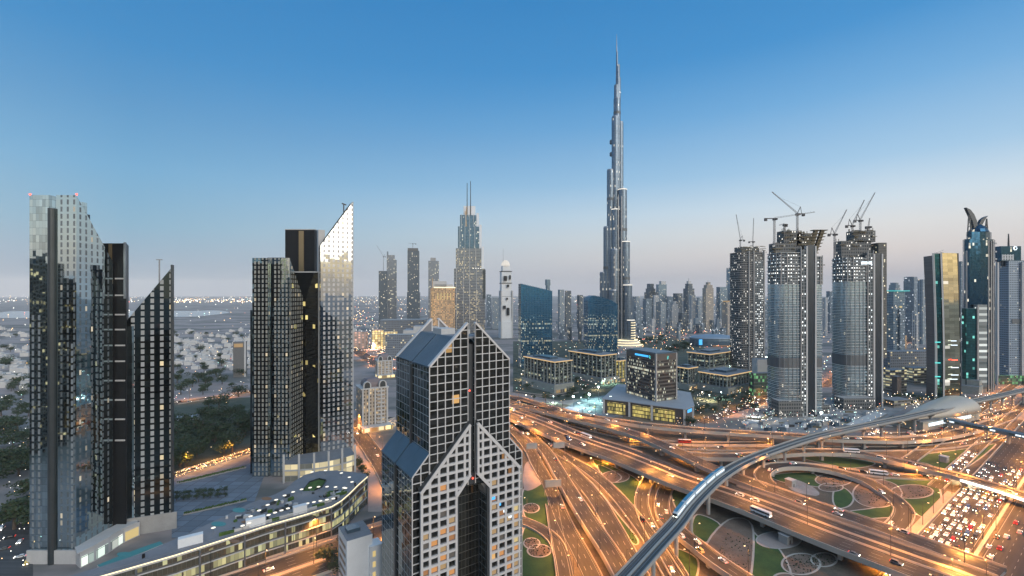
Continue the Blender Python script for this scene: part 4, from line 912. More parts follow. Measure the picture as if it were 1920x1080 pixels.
# ---- the two slanted blue offices
M['blueoff'] = facade('blue_fin_glass', ((.05,.24,.45),.9,.08), ((.03,.1,.17),.6,.3), 4.0, 1.55, .2, .3, .16, (1,.8,.4), .5, .02, clump=.022, rowlit=.16, litcol2=(.8,1,.9), litmax=98)
def blue_office(label, pxl, pxr, Y, prof, side, rot):
    """prof: [(px, row)] of the roof line of the broad face"""
    ox = GX(pxl, Y); r = thing('blue_office', label, 'office', (ox, Y, 0), rot); c = math.cos(rot)
    P = [((px-pxl)/F*Y/c*(1-.0), GZ(row, Y)) for px, row in prof]; dd = side
    b = MB()
    for (x0, z0), (x1, z1) in zip(P[:-1], P[1:]):
        b.prism([(x0,0),(x1,0),(x1,dd),(x0,dd)], 0, [z0,z1,z1,z0], 0, 1)
    b.build('curtain_wall', [M['blueoff'], M['roof_blue']], r)
    n = 20; W = P[-1][0]; 
    for k in range(n+1):
        x = W*k/n
        for (x0, z0), (x1, z1) in zip(P[:-1], P[1:]):
            if x0-.01 <= x <= x1+.01: z = z0+(z1-z0)*(x-x0)/max(.1, x1-x0); break
        b = MB(); b.box(x, -.3, 0, .45, .9, z+1.2); b.build('vertical_fin', M['finblue'], r)
    for k in range(1, 4): 
        b = MB(); b.box(W+.4, dd*k/4, 0, .9, .4, P[-1][1]); b.build('side_fin', M['finblue'], r)
M['finblue'] = plain('blue_metal_fin', (.05,.13,.2), .35, .6)
blue_office('blue finned glass office with straight slanted roof right of the gables', 977, 1036, 850, [(977,532),(1036,545.5)], 26, .18)
blue_office('blue finned glass office with curved roof in front of the tallest tower', 1103, 1160, 960, [(1103,563),(1107,557),(1113,554),(1130,557),(1148,563),(1160,570)], 30, .18)
# ---- low stone and glass offices on the city grid
def cbox(pxc, Y, pxl, pxr, th=TH):
    c, s = math.cos(th), math.sin(th); x = GX(pxc, Y); kl, kr = (pxl-960)/F, (pxr-960)/F
    d = (x-kl*Y)/(kl*c+s); w = (kr*Y-x)/(c-kr*s); return Vector((x,Y,0)), w, d
M['off1'] = facade('banded_office_glass', ((.04,.06,.06),.7,.1), ((.14,.15,.14),.2,.4), 4.2, 1.5, .05, .42, .1, (1,.85,.5), .4, .03, clump=.05, rowlit=.3, litcol2=(.75,1,.85))
M['off2'] = facade('brown_office_glass', ((.08,.07,.065),.6,.15), ((.1,.085,.075),.2,.5), 4.0, 1.3, .1, .42, .3, (1,.88,.6), .5, .02, clump=.05, rowlit=.28, litcol2=(.9,1,.85))
M['yellowpod'] = facade('yellow_lit_glass', ((.2,.18,.08),.2,.3), ((.05,.045,.04),.2,.5), 4.2, 1.7, .07, .2, .88, (1,.8,.22), .5, 0, litcol2=(.9,.7,.2))
M['stone'] = plain('grey_green_stone', (.33,.33,.29)); M['tent_w'] = plain('white_fabric', (.75,.75,.74))
def low_office(label, pxc, Y, pxl, pxr, rowroof, ncol=(6, 5), base=7., m='off1', th=TH):
    o, w, d = cbox(pxc, Y, pxl, pxr, th); H = GZ(rowroof, Y); r = thing('office_building', label, 'office', tuple(o), th)
    b = MB(); b.box(w/2, d/2, base, w-2, d-2, H-base-1, 0, 0, 1); b.build('glass_body', [M[m], M['roof_grey']], r)
    b = MB(); b.box(w/2-1, d/2-1, 0, w+6, d+6, base, 0, 0, 1); b.build('stone_base', [M['stone'], M['terrace']], r)
    b = MB(); b.box(w/2, d/2, H-1, w+3, d+3, 1.2); b.build('roof_slab', M['roof_grey'], r)
    b = MB(); b.box(w/2, -1.75, H-1.2, w+3, .4, 1.3); b.box(-1.75, d/2, H-1.2, .4, d+3, 1.3); b.build('roof_edge_light', M['edge_gold'], r)
    b = MB(); b.box(w*.5, d*.5, H+.2, w*.45, d*.45, 3); b.box(w*.3, d*.75, H+.2, w*.2, d*.15, 2.2); b.build('roof_plant', M['roof_blue'], r)
    for k in range(ncol[0]+1):
        if k in (2, 3) and ncol[0] > 4: continue
        b = MB(); b.box(w*k/ncol[0], -.3, base, 1.3, 1.6, H-base-1); b.build('stone_pier', M['stone'], r)
    for k in range(1, ncol[1]+1):
        if k == ncol[1]//2: continue
        b = MB(); b.box(-.3, d*k/ncol[1], base, 1.6, 1.3, H-base-1); b.build('stone_pier', M['stone'], r)
    for k in range(8):
        b = MB(); b.box(w*(k+.5)/8-1, -4.2, .4, 2.6, .5, 4.2); b.build('arcade_opening', M['win'][rnd.choice((0,2,3,3,3))], r)
    return r
M['edge_gold'] = emit('golden_edge_light', (1,.66,.3), .75)
low_office('low office with gold-edged roof under the slanted blue office', 1040, 640, 984, 1071, 678, (4, 9), 12)
low_office('low office with gold-edged roof under the curved blue office', 1127, 700, 1068, 1154, 666, (4, 8), 10)
low_office('low pale-columned office right behind the brown bank block', 1290, 660, 1268, 1306, 690, (4, 3), 8)
low_office('wide pale-columned office with a blue roof box left of the unfinished towers', 1363, 632, 1312, 1408, 704, (9, 8), 9)
low_office('grey office half hidden behind the pale-columned ones', 1330, 800, 1290, 1372, 664, (6, 5), 8)
low_office('small yellow lit office wedged beside the brown bank block', 1160, 720, 1152, 1177, 676, (3, 3), 4, 'yellowpod')
def bank():
    th = math.radians(25); o, w, d = cbox(1230, 515, 1175, 1268, th); H = GZ(664, 515)
    r = thing('bank_tower', 'brown office block with a blue lit sign on top, standing on a podium', 'office', tuple(o), th)
    b = MB(); b.box(w/2, d/2, 16.6, w, d, H-16.6, 0, 0, 1); b.build('office_body', [M['off2'], M['roof_blue']], r)
    b = MB(); b.box(0, 0, 16.6, 1.8, 1.8, H-16.2); b.build('corner_pier', M['conc'], r)
    b = MB(); b.box(w, 0, 16.6, 1.6, 1.6, H-16.2); b.build('corner_pier', M['conc'], r)
    b = MB(); b.box(0, d, 16.6, 1.6, 1.6, H-16.2); b.build('corner_pier', M['conc'], r)
    b = MB(); b.box(w/2, -.15, H-8, w-1, .4, 8); b.box(-.15, d/2, H-8, .4, d-1, 8); b.build('brown_fascia', M['brown'], r)
    b = MB(); b.box(-.45, d*.46, H-5.2, .3, d*.45, 2.2); b.build('blue_sign', M['win'][5], r)
    for x, y in ((-.45, d*.2), ):
        for k, (dy, dz) in enumerate(((0,0),(.9,.9),(0,1.8),(.9,2.7))):
            b = MB(); b.box(-.5, d*.18+dy, H-6.3+dz, .3, 1.0, .8); b.build('emblem_mark', M['cyan'], r)
    for k, (dx, dz) in enumerate(((0,0),(.9,.9),(0,1.8),(.9,2.7))):
        b = MB(); b.box(w*.55+dx, -.5, H-6.6+dz, 1.0, .3, .8); b.build('emblem_mark', M['cyan'], r)
    b = MB(); b.box(w*.5, d*.5, H, w*.9, d*.9, .9); b.build('roof_panel', M['roof_blue'], r)
    P = [G(*p) for p in ((1132,775),(1180,781),(1222,788),(1283,796.5),(1299,789),(1292,762),(1215,748),(1160,745))]; o = P[2]
    r = thing('lit_podium', 'low podium with tall yellow lit windows and white roof beside the flyovers', 'office', tuple(o))
    Q = [(p.x-o.x, p.y-o.y) for p in P]
    b = MB(); b.prism(Q, 0, 16.4, 0, 1); b.build('brown_wall', [M['brown'], M['roof_white']], r)
    c = Vector((sum(q[0] for q in Q)/8, sum(q[1] for q in Q)/8))
    b = MB(); b.prism([(q[0]+(q[0]-c.x)*.04, q[1]+(q[1]-c.y)*.04) for q in Q], 16.42, 17.2, 0, 0, True); b.build('white_roof', M['roof_white'], r)
    for i, (f0, f1) in ((0, (.15,.85)), (1, (.15,.95)), (2, (.05,.72))):
        p, q = Vector(Q[i]), Vector(Q[i+1]); t = (q-p); n = Vector((t.y,-t.x)).normalized()*.15; a, e = p+t*f0+n, p+t*f1+n
        b = MB(); b.poly([(a.x,a.y,1.2),(e.x,e.y,1.2),(e.x,e.y,14),(a.x,a.y,14)]); b.build('lit_window_wall', M['yellowpod'], r)
    for i in (0, 1, 2, 3, 4):
        b = MB(); b.box(Q[i][0], Q[i][1]-.4, 0, 2.2, 2.2, 16.8, -.4); b.build('stone_pier', M['conc_lt'], r)
    p, q = Vector(Q[3]), Vector(Q[4]); t = q-p; n = Vector((t.y,-t.x)).normalized()*.25; a, e = p+t*.35+n, p+t*.85+n
    b = MB(); b.poly([(a.x,a.y,11),(e.x,e.y,11),(e.x,e.y,14.5),(a.x,a.y,14.5)]); b.build('blue_sign', M['win'][5], r)
M['cyan'] = emit('cyan_light', (.1,.9,.85), 1.0); M['brown'] = plain('brown_cladding', (.105,.085,.075), .6, .1); M['roof_white'] = plain('pale_roof_membrane', (.3,.31,.33), .7, var=.12)
bank()
# ---- unfinished towers
M['slab_edge'] = plain('pale_slab_edge', (.5,.5,.48), .7, var=.2)
M['site_gl'] = facade('new_blue_glazing', ((.3,.42,.48),.85,.12), ((.36,.41,.43),.4,.4), 4.0, 1.5, .08, .16, .008, (1,.9,.7), .6, .03)
M['open_fl'] = facade('open_concrete_floors', ((.03,.04,.045),.1,.6), ((.21,.22,.22),0,.8), 4.0, 2.9, .3, .25, .5, (.9,.97,1), 1.9, 0, litcol2=(1,.95,.85), lamp=True)
M['open_dk'] = facade('bare_concrete_floors', ((.03,.035,.04),.1,.6), ((.17,.165,.155),0,.85), 4.0, 2.8, .3, .4, .2, (1,.95,.85), 1.4, 0, lamp=True)
M['scaf'] = facade('scaffold_netting', ((.06,.06,.06),.1,.7), ((.2,.18,.15),.1,.7), 2., 1.6, .25, .25, .03, (1,.9,.6), 1.2, 0)
def oval(cx, cy, rx, ry, n=28, p=3.6):
    return [(cx+rx*math.copysign(abs(math.cos(2*PI*i/n))**(2/p), math.cos(2*PI*i/n)), cy+ry*math.copysign(abs(math.sin(2*PI*i/n))**(2/p), math.sin(2*PI*i/n))) for i in range(n)]
def oval_tower(label, Y, lobes, shaft, brown, mech, glass_row, cores, leaning=(), sign=None, strips=(), piers=()):
    px0 = (lobes[0][0]+lobes[0][1])/2; Y += 14; ox = GX(px0, Y); s = Y/F
    r = thing('unfinished_tower', label, 'skyscraper', (ox, Y, 0))
    X_ = lambda px: (px-px0)*s*1.0
    for l, rr, toprow, ry, m_up in lobes:
        cx, rx = X_((l+rr)/2), (rr-l)/2*s; zg, zt = GZ(glass_row, Y), GZ(toprow, Y)
        b = MB(); b.prism(oval(cx, 0, rx-.5, ry-.5), 0, zg, 0, 1); b.build('glazed_floors', [M['site_gl'], M['conc']], r)
        b = MB(); b.prism(oval(cx, 0, rx-.6, ry-.6), zg, zt, 0, 1); b.build('open_floors', [M[m_up], M['conc']], r)
        z = 6.; k = 0; b = MB(); pts = oval(cx, 0, rx, ry)
        while z < zt+1:
            if not (GZ(mech[1], Y) < z < GZ(mech[0], Y)):
                q = pts if z < zg else [(x+rnd.uniform(-.7,.7), y+rnd.uniform(-.7,.7)) for x, y in pts]
                b.prism(q, z, z+.7, 0, 0, True)
            z += 4.0
        o = b.build('floor_slab', M['slab_edge'], r); o['kind'] = 'stuff'
        b = MB(); b.prism(oval(cx, 0, rx-.1, ry-.1), GZ(mech[1], Y), GZ(mech[0], Y)); b.build('plant_floor', M['bk_dark'], r)
        b = MB()
        for i in range(0, 28, 2):
            x, y = pts[i]
            if y < 4: b.box(x*.995+cx*.005, y, zg, .9, .9, zt-zg+rnd.uniform(0, 3))
        o = b.build('bare_column', M['conc'], r); o['kind'] = 'stuff'
    for l, rr, row in strips:
        b = MB(); b.box(X_((l+rr)/2), -11.2, 0, (rr-l)*s, 9, GZ(row, Y)); b.build('open_bay_strip', M['open_fl'], r)
        for px in (l, rr):
            b = MB(); b.box(X_(px), -15.6, 0, .9, 1, GZ(row, Y)+3); b.build('bay_pier', M['conc'], r)
    for px in piers:
        b = MB(); b.box(X_(px), -15.0, 0, .25, .5, GZ(glass_row, Y)); b.build('mullion', M['steel'], r)
    l, rr, toprow, yf, pale = shaft
    b = MB(); b.box(X_((l+rr)/2), yf+5, 0, (rr-l)*s, 10, GZ(toprow, Y)); b.build('dark_shaft', M['shaft2'], r)
    for px in pale:
        b = MB(); b.box(X_(px), yf+1.2, 0, 1.7, 4, GZ(toprow+2, Y)); b.build('pale_fin', M['conc_lt'], r)
    if brown:
        l, rr, toprow, yf = brown; b = MB(); b.box(X_((l+rr)/2), yf+9, 60, (rr-l)*s, 18, GZ(toprow, Y)-60); b.build('scaffold_screen', M['scaf'], r)
    for l, rr, r0, r1 in cores:
        b = MB(); b.box(X_((l+rr)/2), -1, GZ(r0, Y), (rr-l)*s, 14, GZ(r1, Y)-GZ(r0, Y)); b.build('core_formwork', M['open_dk'], r)
        b = MB()
        for q in range(26):
            x = X_(rnd.uniform(l-1, rr+1)); zz = GZ(rnd.uniform(r1, r0), Y)
            b.box(x, rnd.uniform(-9,-5), zz, rnd.uniform(2,9), rnd.uniform(.6,2), rnd.uniform(.4,1.2), rnd.uniform(-.1,.1))
            if q % 2: b.box(x, rnd.uniform(-6,3), GZ(r1, Y)-.5, .5, .5, rnd.uniform(1.5,4.5))
        o = b.build('scaffolding', M['scafm'], r); o['kind'] = 'stuff'
    for (xa, ra, xb, rb, w) in leaning:
        b = MB(); A, B2 = Vector((X_(xa), -4, GZ(ra, Y))), Vector((X_(xb), -6, GZ(rb, Y))); b.bar(A, B2, w*.6, w*.6)
        for q in range(9): 
            c = A+(B2-A)*(q/8); b.box(c.x, c.y, c.z, w*(1.0+.5*q/8), w*1.1, .9)
        b.build('leaning_formwork', M['scafm'], r)
    for l, rr, row in ((lobes[0][0]-4, lobes[0][0]+2, lobes[0][2]+22), (lobes[-1][1]-1, lobes[-1][1]+8, lobes[-1][2]+14), (lobes[0][0]-5, lobes[0][0]+1, lobes[0][2]+40)):
        b = MB(); b.box(X_((l+rr)/2), -4, GZ(row, Y), (rr-l)*s, 3, .9); b.build('loading_platform', M['scafm'], r)
    if sign:
        px, row, w = sign
        b = MB(); b.box(X_(px), -15.5, GZ(row+3, Y), w*s, .5, 3.4); b.build('white_sign', M['win'][6], r)
    return r
M['shaft2'] = plain('dark_blue_shaft', (.03,.04,.05), .3, .3); M['scafm'] = plain('brown_scaffolding', (.17,.14,.09), .8, .1, .5, .4)
oval_tower('unfinished oval tower with two leaning stacks of formwork on top', 520, [(1445,1503,478,15,'open_fl'), (1503,1533,484,13,'open_fl')], (1498,1511,462,-15.5,(1496.5,1512.5)), None, (668,687), 534, [(1447,1495,478,457), (1462,1495,457,434), (1486,1512,462,440)],
    [(1511,482,1523,434,6), (1520,482,1535,434,6), (1503,470,1507,446,7)], strips=((1486,1496,470),), piers=(1448,1456,1464,1472,1480))
oval_tower('unfinished oval tower with brown scaffold side and white lit sign', 560, [(1568,1622,484,15,'open_fl'), (1622,1645,486,12,'open_dk')], (1623,1633,476,-15.5,(1620.5,1635)), (1633,1648,457,-12), (663,682), 528, [(1569,1624,484,453), (1593,1632,455,434)], (), (1607,494,19), strips=((1609,1619,476),), piers=(1571,1579,1587,1595,1602))
def first_unfinished():
    Y = 832; s = Y/F; ox = GX(1400, Y); r = thing('unfinished_tower', 'narrow unfinished concrete tower with two cranes, leftmost of three under construction', 'skyscraper', (ox, Y, 0), .1)
    b = MB(); b.prism(oval(0, 0, 26, 20), 0, GZ(476, Y), 0, 1); b.build('open_floors', [M['open_dk'], M['conc']], r)
    b = MB(); z = 5
    while z < GZ(474, Y): b.prism([(x+rnd.uniform(-.4,.4), y) for x, y in oval(0, 0, 26.6, 20.6)], z, z+.6, 0, 0, True); z += 4.
    o = b.build('floor_slab', M['conc'], r); o['kind'] = 'stuff'
    b = MB(); b.box(10, -19.8, 0, 16, 3, GZ(490, Y)); b.build('lit_bay', M['open_fl'], r)
    for x in (0, -9, 19.5):
        b = MB(); b.box(x, -20.2, 0, 2, 3.4, GZ(474, Y)+rnd.uniform(0,3)); b.build('concrete_fin', M['conc'], r)
    b = MB(); b.box(0, 0, GZ(476, Y), 34, 22, 12); b.build('core_formwork', M['open_dk'], r)
    b = MB()
    for q in range(40): b.box(rnd.uniform(-26,26), rnd.uniform(-20,-10), GZ(rnd.uniform(462,478), Y), rnd.uniform(2,9), 1, .8)
    for q in range(22): b.box(-27+q*2.5, -17+rnd.uniform(-2,2), GZ(476, Y), .5, .5, rnd.uniform(1,5))
    o = b.build('scaffolding', M['scafm'], r); o['kind'] = 'stuff'
first_unfinished()
def crane(label, pxb, rowb, rowc, jpx, jrow, Y, counter=None, aframe=True, dy=0):
    s = Y/F; o = Vector((GX(pxb, Y), Y+dy, GZ(rowb, Y))); r = thing('tower_crane', label, 'crane', tuple(o))
    h = GZ(rowc, Y)-o.z; w = 1.5; b = MB()
    for sx in (-1,1):
        for sy in (-1,1): b.bar((sx*w/2,sy*w/2,0),(sx*w/2,sy*w/2,h),.28)
    n = max(2, int(h/2.2))
    for k in range(n):
        z0, z1 = h*k/n, h*(k+1)/n; sg = 1 if k % 2 else -1
        b.bar((-sg*w/2,-w/2,z0),(sg*w/2,-w/2,z1),.18); b.bar((-w/2,-sg*w/2,z0),(-w/2,sg*w/2,z1),.18); b.bar((-w/2,-w/2,z1),(w/2,-w/2,z1),.18)
    b.build('mast', M['crane'], r)
    b = MB(); b.box(0,0,h,3,3,2.4); b.box(1.6,-1.6,h+.2,1.6,1.6,2); b.build('cab', M['dark_steel'], r)
    e = Vector(((jpx-pxb)*s, 0, GZ(jrow, Y)-o.z)); st = Vector((0,0,h+2)); d = e-st; L = d.length; d.normalize(); up = Vector((-d.z,0,d.x))*(1 if d.x >= 0 else -1)
    b = MB(); n = max(4, int(L/3)); hw = .7
    for sy in (-1, 1): b.bar(st+Vector((0,sy*hw,0)), e+Vector((0,sy*.3,0)), .25)
    b.bar(st+up*1.4, e+up*.5, .25)
    for k in range(n):
        p, q = st+d*(L*k/n), st+d*(L*(k+.5)/n); b.bar(p+Vector((0,-hw,0)), q+up*1.2, .16); b.bar(q+up*1.2, st+d*(L*(k+1)/n)+Vector((0,hw,0)), .16)
    b.build('jib', M['crane'], r)
    sg = -1 if d.x > 0 else 1; cj = counter or 8.
    b = MB(); b.box(sg*cj/2,0,h+1.6,cj,1.6,.8); b.box(sg*(cj-1.2),0,h-.8,2.6,2.2,3); b.build('counter_jib', M['dark_steel'], r)
    if aframe:
        b = MB(); t = Vector((sg*3.5,0,h+10)); b.bar((0,0,h+2),t,.5); b.bar((sg*5,0,h+2),t,.4); b.bar(t, st+d*L*.72+up*1.0, .1); b.build('a_frame', M['dark_steel'], r)
    return r
M['crane'] = plain('crane_steel', (.22,.22,.23), .5, .3)
crane('thin luffing crane leaning left on the narrow unfinished tower', 1388,464,452,1380,402,820)
crane('thin crane standing almost upright at the right of the narrow unfinished tower', 1412,463,455,1413.5,409,820, aframe=False)
crane('flat-top crane with long level jib on the left edge of the middle unfinished tower', 1452,462,413,1528,398,512, counter=11, aframe=False)
crane('dark luffing crane with jib raised far to the left on the middle unfinished tower', 1495,436,404,1447,360,516)
crane('small stub crane near the core of the middle unfinished tower', 1471,436,424,1461,423,520, counter=3, aframe=False)
crane('crane on a tall lit mast at the left edge of the sign-bearing unfinished tower', 1565,484,442,1588,393,556)
crane('dark crane with a steep jib at the core of the sign-bearing unfinished tower', 1598,436,426,1621,375,560)
crane('highest luffing crane over the sign-bearing unfinished tower', 1613,434,416,1641,361,566)
crane('upright stub of a crane at the right of the sign-bearing tower', 1629,434,428,1631,409,560, counter=4, aframe=False)
crane('thin distant crane leaning left beside the slim hazy towers', 719,508,482,706,460,1690)
crane('distant crane on top of the lone dark slim tower', 774,466,458,765,456,1625, counter=12, aframe=False)
# ---- right-hand towers
M['r1_gold'] = facade('gold_glow_mirror_glass', ((.62,.58,.4),1,.05), ((.3,.29,.24),.9,.2), 4., 8.5, .02, .02, .04, (1,.95,.85), .8, .006)  # reflected sunset gold is put into the tint of this mirror glass
M['r1_teal'] = facade('teal_glass', ((.04,.16,.17),.9,.06), ((.02,.05,.05),.7,.2), 4., 3., .05, .1, .05, (.3,1,.85), .7, .02, clump=.03)
M['r1_brown'] = facade('brown_metal_wall', ((.13,.115,.11),.2,.5), ((.085,.075,.075),.2,.5), 1.1, 30, .0, .3)
def curved_tower():
    Y = 590.; s = Y/F; o = Vector((GX(1766, Y), Y, 0)); r = thing('curved_tower', 'curved tower with brown side, two grey fins and a mirrored face tinted with gold glow', 'skyscraper', tuple(o))
    rows = [750, 700, 650, 600, 560, 520, 474]; off = lambda row: 4.6*max(0, 1-((row-474)/276-1)**2*1.0)
    XP = lambda px, dy: GX(px, Y+dy)-o.x
    def strip(name, pa, pb, dya, dyb, m, top=0, back=9, sh=4):
        R_ = []
        for row in rows:
            z = GZ(row, Y) if row < 750 else 0; k = (row-474)/276; q = 5.5*math.sin(PI*min(1, k*.62))
            rt = (top if row == 474 else 0)
            R_.append([(XP(pa+q,dya), dya, z+rt), (XP(pb+q,dyb), dyb, z+rt), (XP(pb+q+(sh if sh > 0 else -1),dyb+back), dyb+back, z+rt), (XP(pa+q+(sh if sh > 0 else 2),dya+back), dya+back, z+rt)])
        b = MB(); b.loft(R_); b.build(name, m, r)
    strip('brown_side', 1731.5, 1748, 26, 6, M['r1_brown'], -3); strip('grey_fin', 1747.5, 1751, 5, 4, M['conc_lt'], 0, 4); strip('teal_face', 1750.5, 1763.5, 5.5, 2.5, M['r1_teal'], -1)
    strip('grey_fin', 1763, 1766.5, 1, .5, M['conc_lt'], 1, 4); strip('gold_glow_face', 1766.2, 1796, .5, 6, M['r1_gold'], 0, 14, -1); strip('dark_edge', 1795.5, 1797.5, 5.5, 6.5, M['shaft2'], 0, 14, -1)
    b = MB(); b.box(4, 8, GZ(474,Y)-.5, 12, .5, 1.2); b.bar((-3,6,GZ(474,Y)),(8,6,GZ(470,Y)+1.5),.4); b.build('roof_rail', M['steel'], r)
    for row, l, rr in ((640,1780,1790),(648,1780,1792),(676,1782,1792),(690,1780,1794),(704,1780,1794),(712,1778,1792)):
        b = MB(); b.box(((l+rr)/2+4-1766)*s, .6, GZ(row,Y), (rr-l)*s, .5, 1.0); b.build('lit_strip', M['win'][6] if row != 676 else M['red_lamp'], r)
    for row in (643, 682, 708):
        b = MB(); b.box((1762.5-1766)*s, 3.2, GZ(row,Y), 7, .5, 1.2); b.build('teal_light', M['cyan'], r)
curved_tower()
M['horn_gl'] = facade('deep_blue_glass', ((.016,.06,.11),.9,.08), ((.025,.07,.11),.7,.2), 4., 2.4, .06, .06, .02, (1,.9,.7), .8, .015)
def horned():
    Y = 650.; s = Y/F; o = Vector((GX(1835, Y), Y, 0)); r = thing('horned_tower', 'deep blue glass tower crowned by two dark crescent horns', 'skyscraper', tuple(o))
    X_ = lambda px: (px-1835)*s
    P = [(1805,12),(1808,4),(1818,-1),(1838,-2),(1852,-1),(1862,4),(1866,12),(1864,26),(1812,26)]
    XP = lambda px, dy: GX(px, Y+dy)-o.x
    b = MB(); b.prism([(XP(a, y), y) for a, y in P], 0, GZ(448,Y), 0, 1); b.build('glass_shaft', [M['horn_gl'], M['shaft2']], r)
    b = MB(); b.prism([(XP(1835.5+(a-1835.5)*.78, 8+(y-8)*.7), 8+(y-8)*.7) for a, y in P], GZ(448,Y), GZ(434,Y), 0, 0); b.build('crown_base', M['horn_gl'], r)
    b = MB(); n = 10; b.loft([[(XP(1835,8)+ (X_(1852)-X_(1818))/2*k*math.cos(2*PI*i/12), 8+10*k*math.sin(2*PI*i/12), z) for i in range(12)] for k, z in ((1,GZ(434,Y)),(.8,GZ(428,Y)),(.5,GZ(422,Y)),(.12,GZ(417,Y)))]); b.build('onion_cap', M['horn_gl'], r)
    horn = [(1812,389),(1820,393),(1827,402),(1832,414),(1834,428),(1834,440),(1828,440),(1827,428),(1824,415),(1819,404)]
    horn2 = [(1853,404.5),(1846,407),(1840,412),(1836,420),(1835,432),(1839,432),(1842,422),(1846,414),(1849,409)]
    for nm, hp in (('crescent_horn', horn), ('crescent_horn', horn2)):
        b = MB(); b.loft([[(XP(a,5), 5, GZ(c,Y+5)) for a, c in hp], [(XP(a,5), 9, GZ(c,Y+5)) for a, c in hp]]); b.build(nm, M['shaft2'], r)
    for l, rr, top in (((1814,444),(1821,436),(1817,394)), ((1846,438),(1853,447),(1850,410))):
        b = MB()
        V = lambda p: (XP(p[0],6), 6, GZ(p[1],Y+6)); L_ = lambda p, q, t: (p[0]+(q[0]-p[0])*t, p[1]+(q[1]-p[1])*t)
        for k in range(7): b.bar(V(L_(l, top, k/6)), V(L_(rr, top, k/6)), .5)
        b.bar(V(l), V(top), 1.1); b.bar(V(rr), V(top), 1.1); b.build('lattice_prong', M['shaft2'], r)
    for px in (1853, 1858, 1862, 1812):
        yy = -2.5+(abs(px-1838)*.17); b = MB(); b.box(XP(px,yy), yy, 0, 1.6, 1.8, GZ(452 if px > 1840 else 470,Y)); b.build('grey_rib', M['conc'], r)
    for row in (470, 486, 500): 
        b = MB(); b.cyl(XP(1808,12)+2, 12, GZ(row,Y), GZ(row,Y)+2, 3, n=10); b.cyl(XP(1863,12), 12, GZ(row-14,Y), GZ(row-14,Y)+2, 3.4, n=10); b.build('round_balcony', M['conc_lt'], r)
    b = MB(); b.box(X_(1812), -5, 0, 22*s, 6, GZ(578,Y), 0, 0, 1); b.build('lower_block', [M['r1_teal'], M['conc']], r)
    b = MB(); b.box(X_(1830), -6, 0, 17*s, 6, GZ(571,Y), 0, 0, 1); b.build('lit_stair_block', [M['stairlit'], M['conc_lt']], r)
    b = MB(); b.box(X_(1821.5), -8.4, 0, 2, 2, GZ(572,Y)); b.build('grey_rib', M['conc'], r)
M['stairlit'] = facade('lit_stair_glass', ((.12,.14,.14),.3,.3), ((.2,.22,.22),.2,.4), 8.6, 16, .1, .62, .85, (.95,1,.95), .7, 0)
horned()
def grid_tower():
    Y = 700.; s = Y/F; r = tower('grid_tower', 'blue grey tower with tiny window grid, square head and antenna at the right edge', 'skyscraper', 1868, 1936, Y, [(0,1,489)], 'gridw', .0, .5, shaftname='window_wall')
    r_x = r.location.x; X_ = lambda px: GX(px, Y)-r_x; XP = lambda px, dy: GX(px, Y+dy)-r_x
    b = MB(); b.box(XP(1892,4)+3, 12, GZ(489,Y), 38*s, 16, GZ(461,Y)-GZ(489,Y)); b.build('square_head', M['horn_gl'], r)
    b = MB(); b.box(XP(1889,3), 2.8, GZ(489,Y)+1, 22*s, 1, 9); b.build('lit_panel', D['pale'], r)
    b = MB(); b.cyl(XP(1891,8), 8, GZ(475,Y), GZ(437,Y), 1.6, .7, 8); b.build('antenna', M['dark_steel'], r)
    for k in range(7):
        a = k*2*PI/7; b = MB(); b.box(XP(1903,4)+2.6*math.cos(a), 3.6, GZ(465,Y)+2.6*math.sin(a)-.6, 1.5, .5, 1.3, 0); b.build('emblem_mark', M['win'][6], r)
    b = MB(); b.box(0, -.4, GZ(607,Y), 34*s, .8, 7); b.build('plant_floor_band', M['bk_dark'], r)
    for px in (1868, 1914): 
        b = MB(); b.box(X_(px), -1.5, 0, 2.4, 3, GZ(492,Y)); b.build('corner_pier', M['conc_lt'], r)
    b = MB(); b.box(X_(1900), -1, 0, 64*s, 4, 14); b.build('green_lit_base', M['greenlit'], r)
    b = MB(); b.box(0, 6, GZ(489,Y)-8, 56*s, 2, 9); b.build('dark_collar', M['shaft2'], r)
M['gridw'] = facade('small_window_grid', ((.05,.075,.1),.6,.15), ((.25,.31,.38),.2,.4), 3.5, 2.9, .5, .55, .03, (1,.9,.7), .7, .02)
M['greenlit'] = facade('green_lit_glass', ((.05,.08,.06),.3,.3), ((.1,.12,.11),.1,.5), 4.6, 3., .1, .2, .35, (.35,1,.4), .35, 0)
grid_tower()
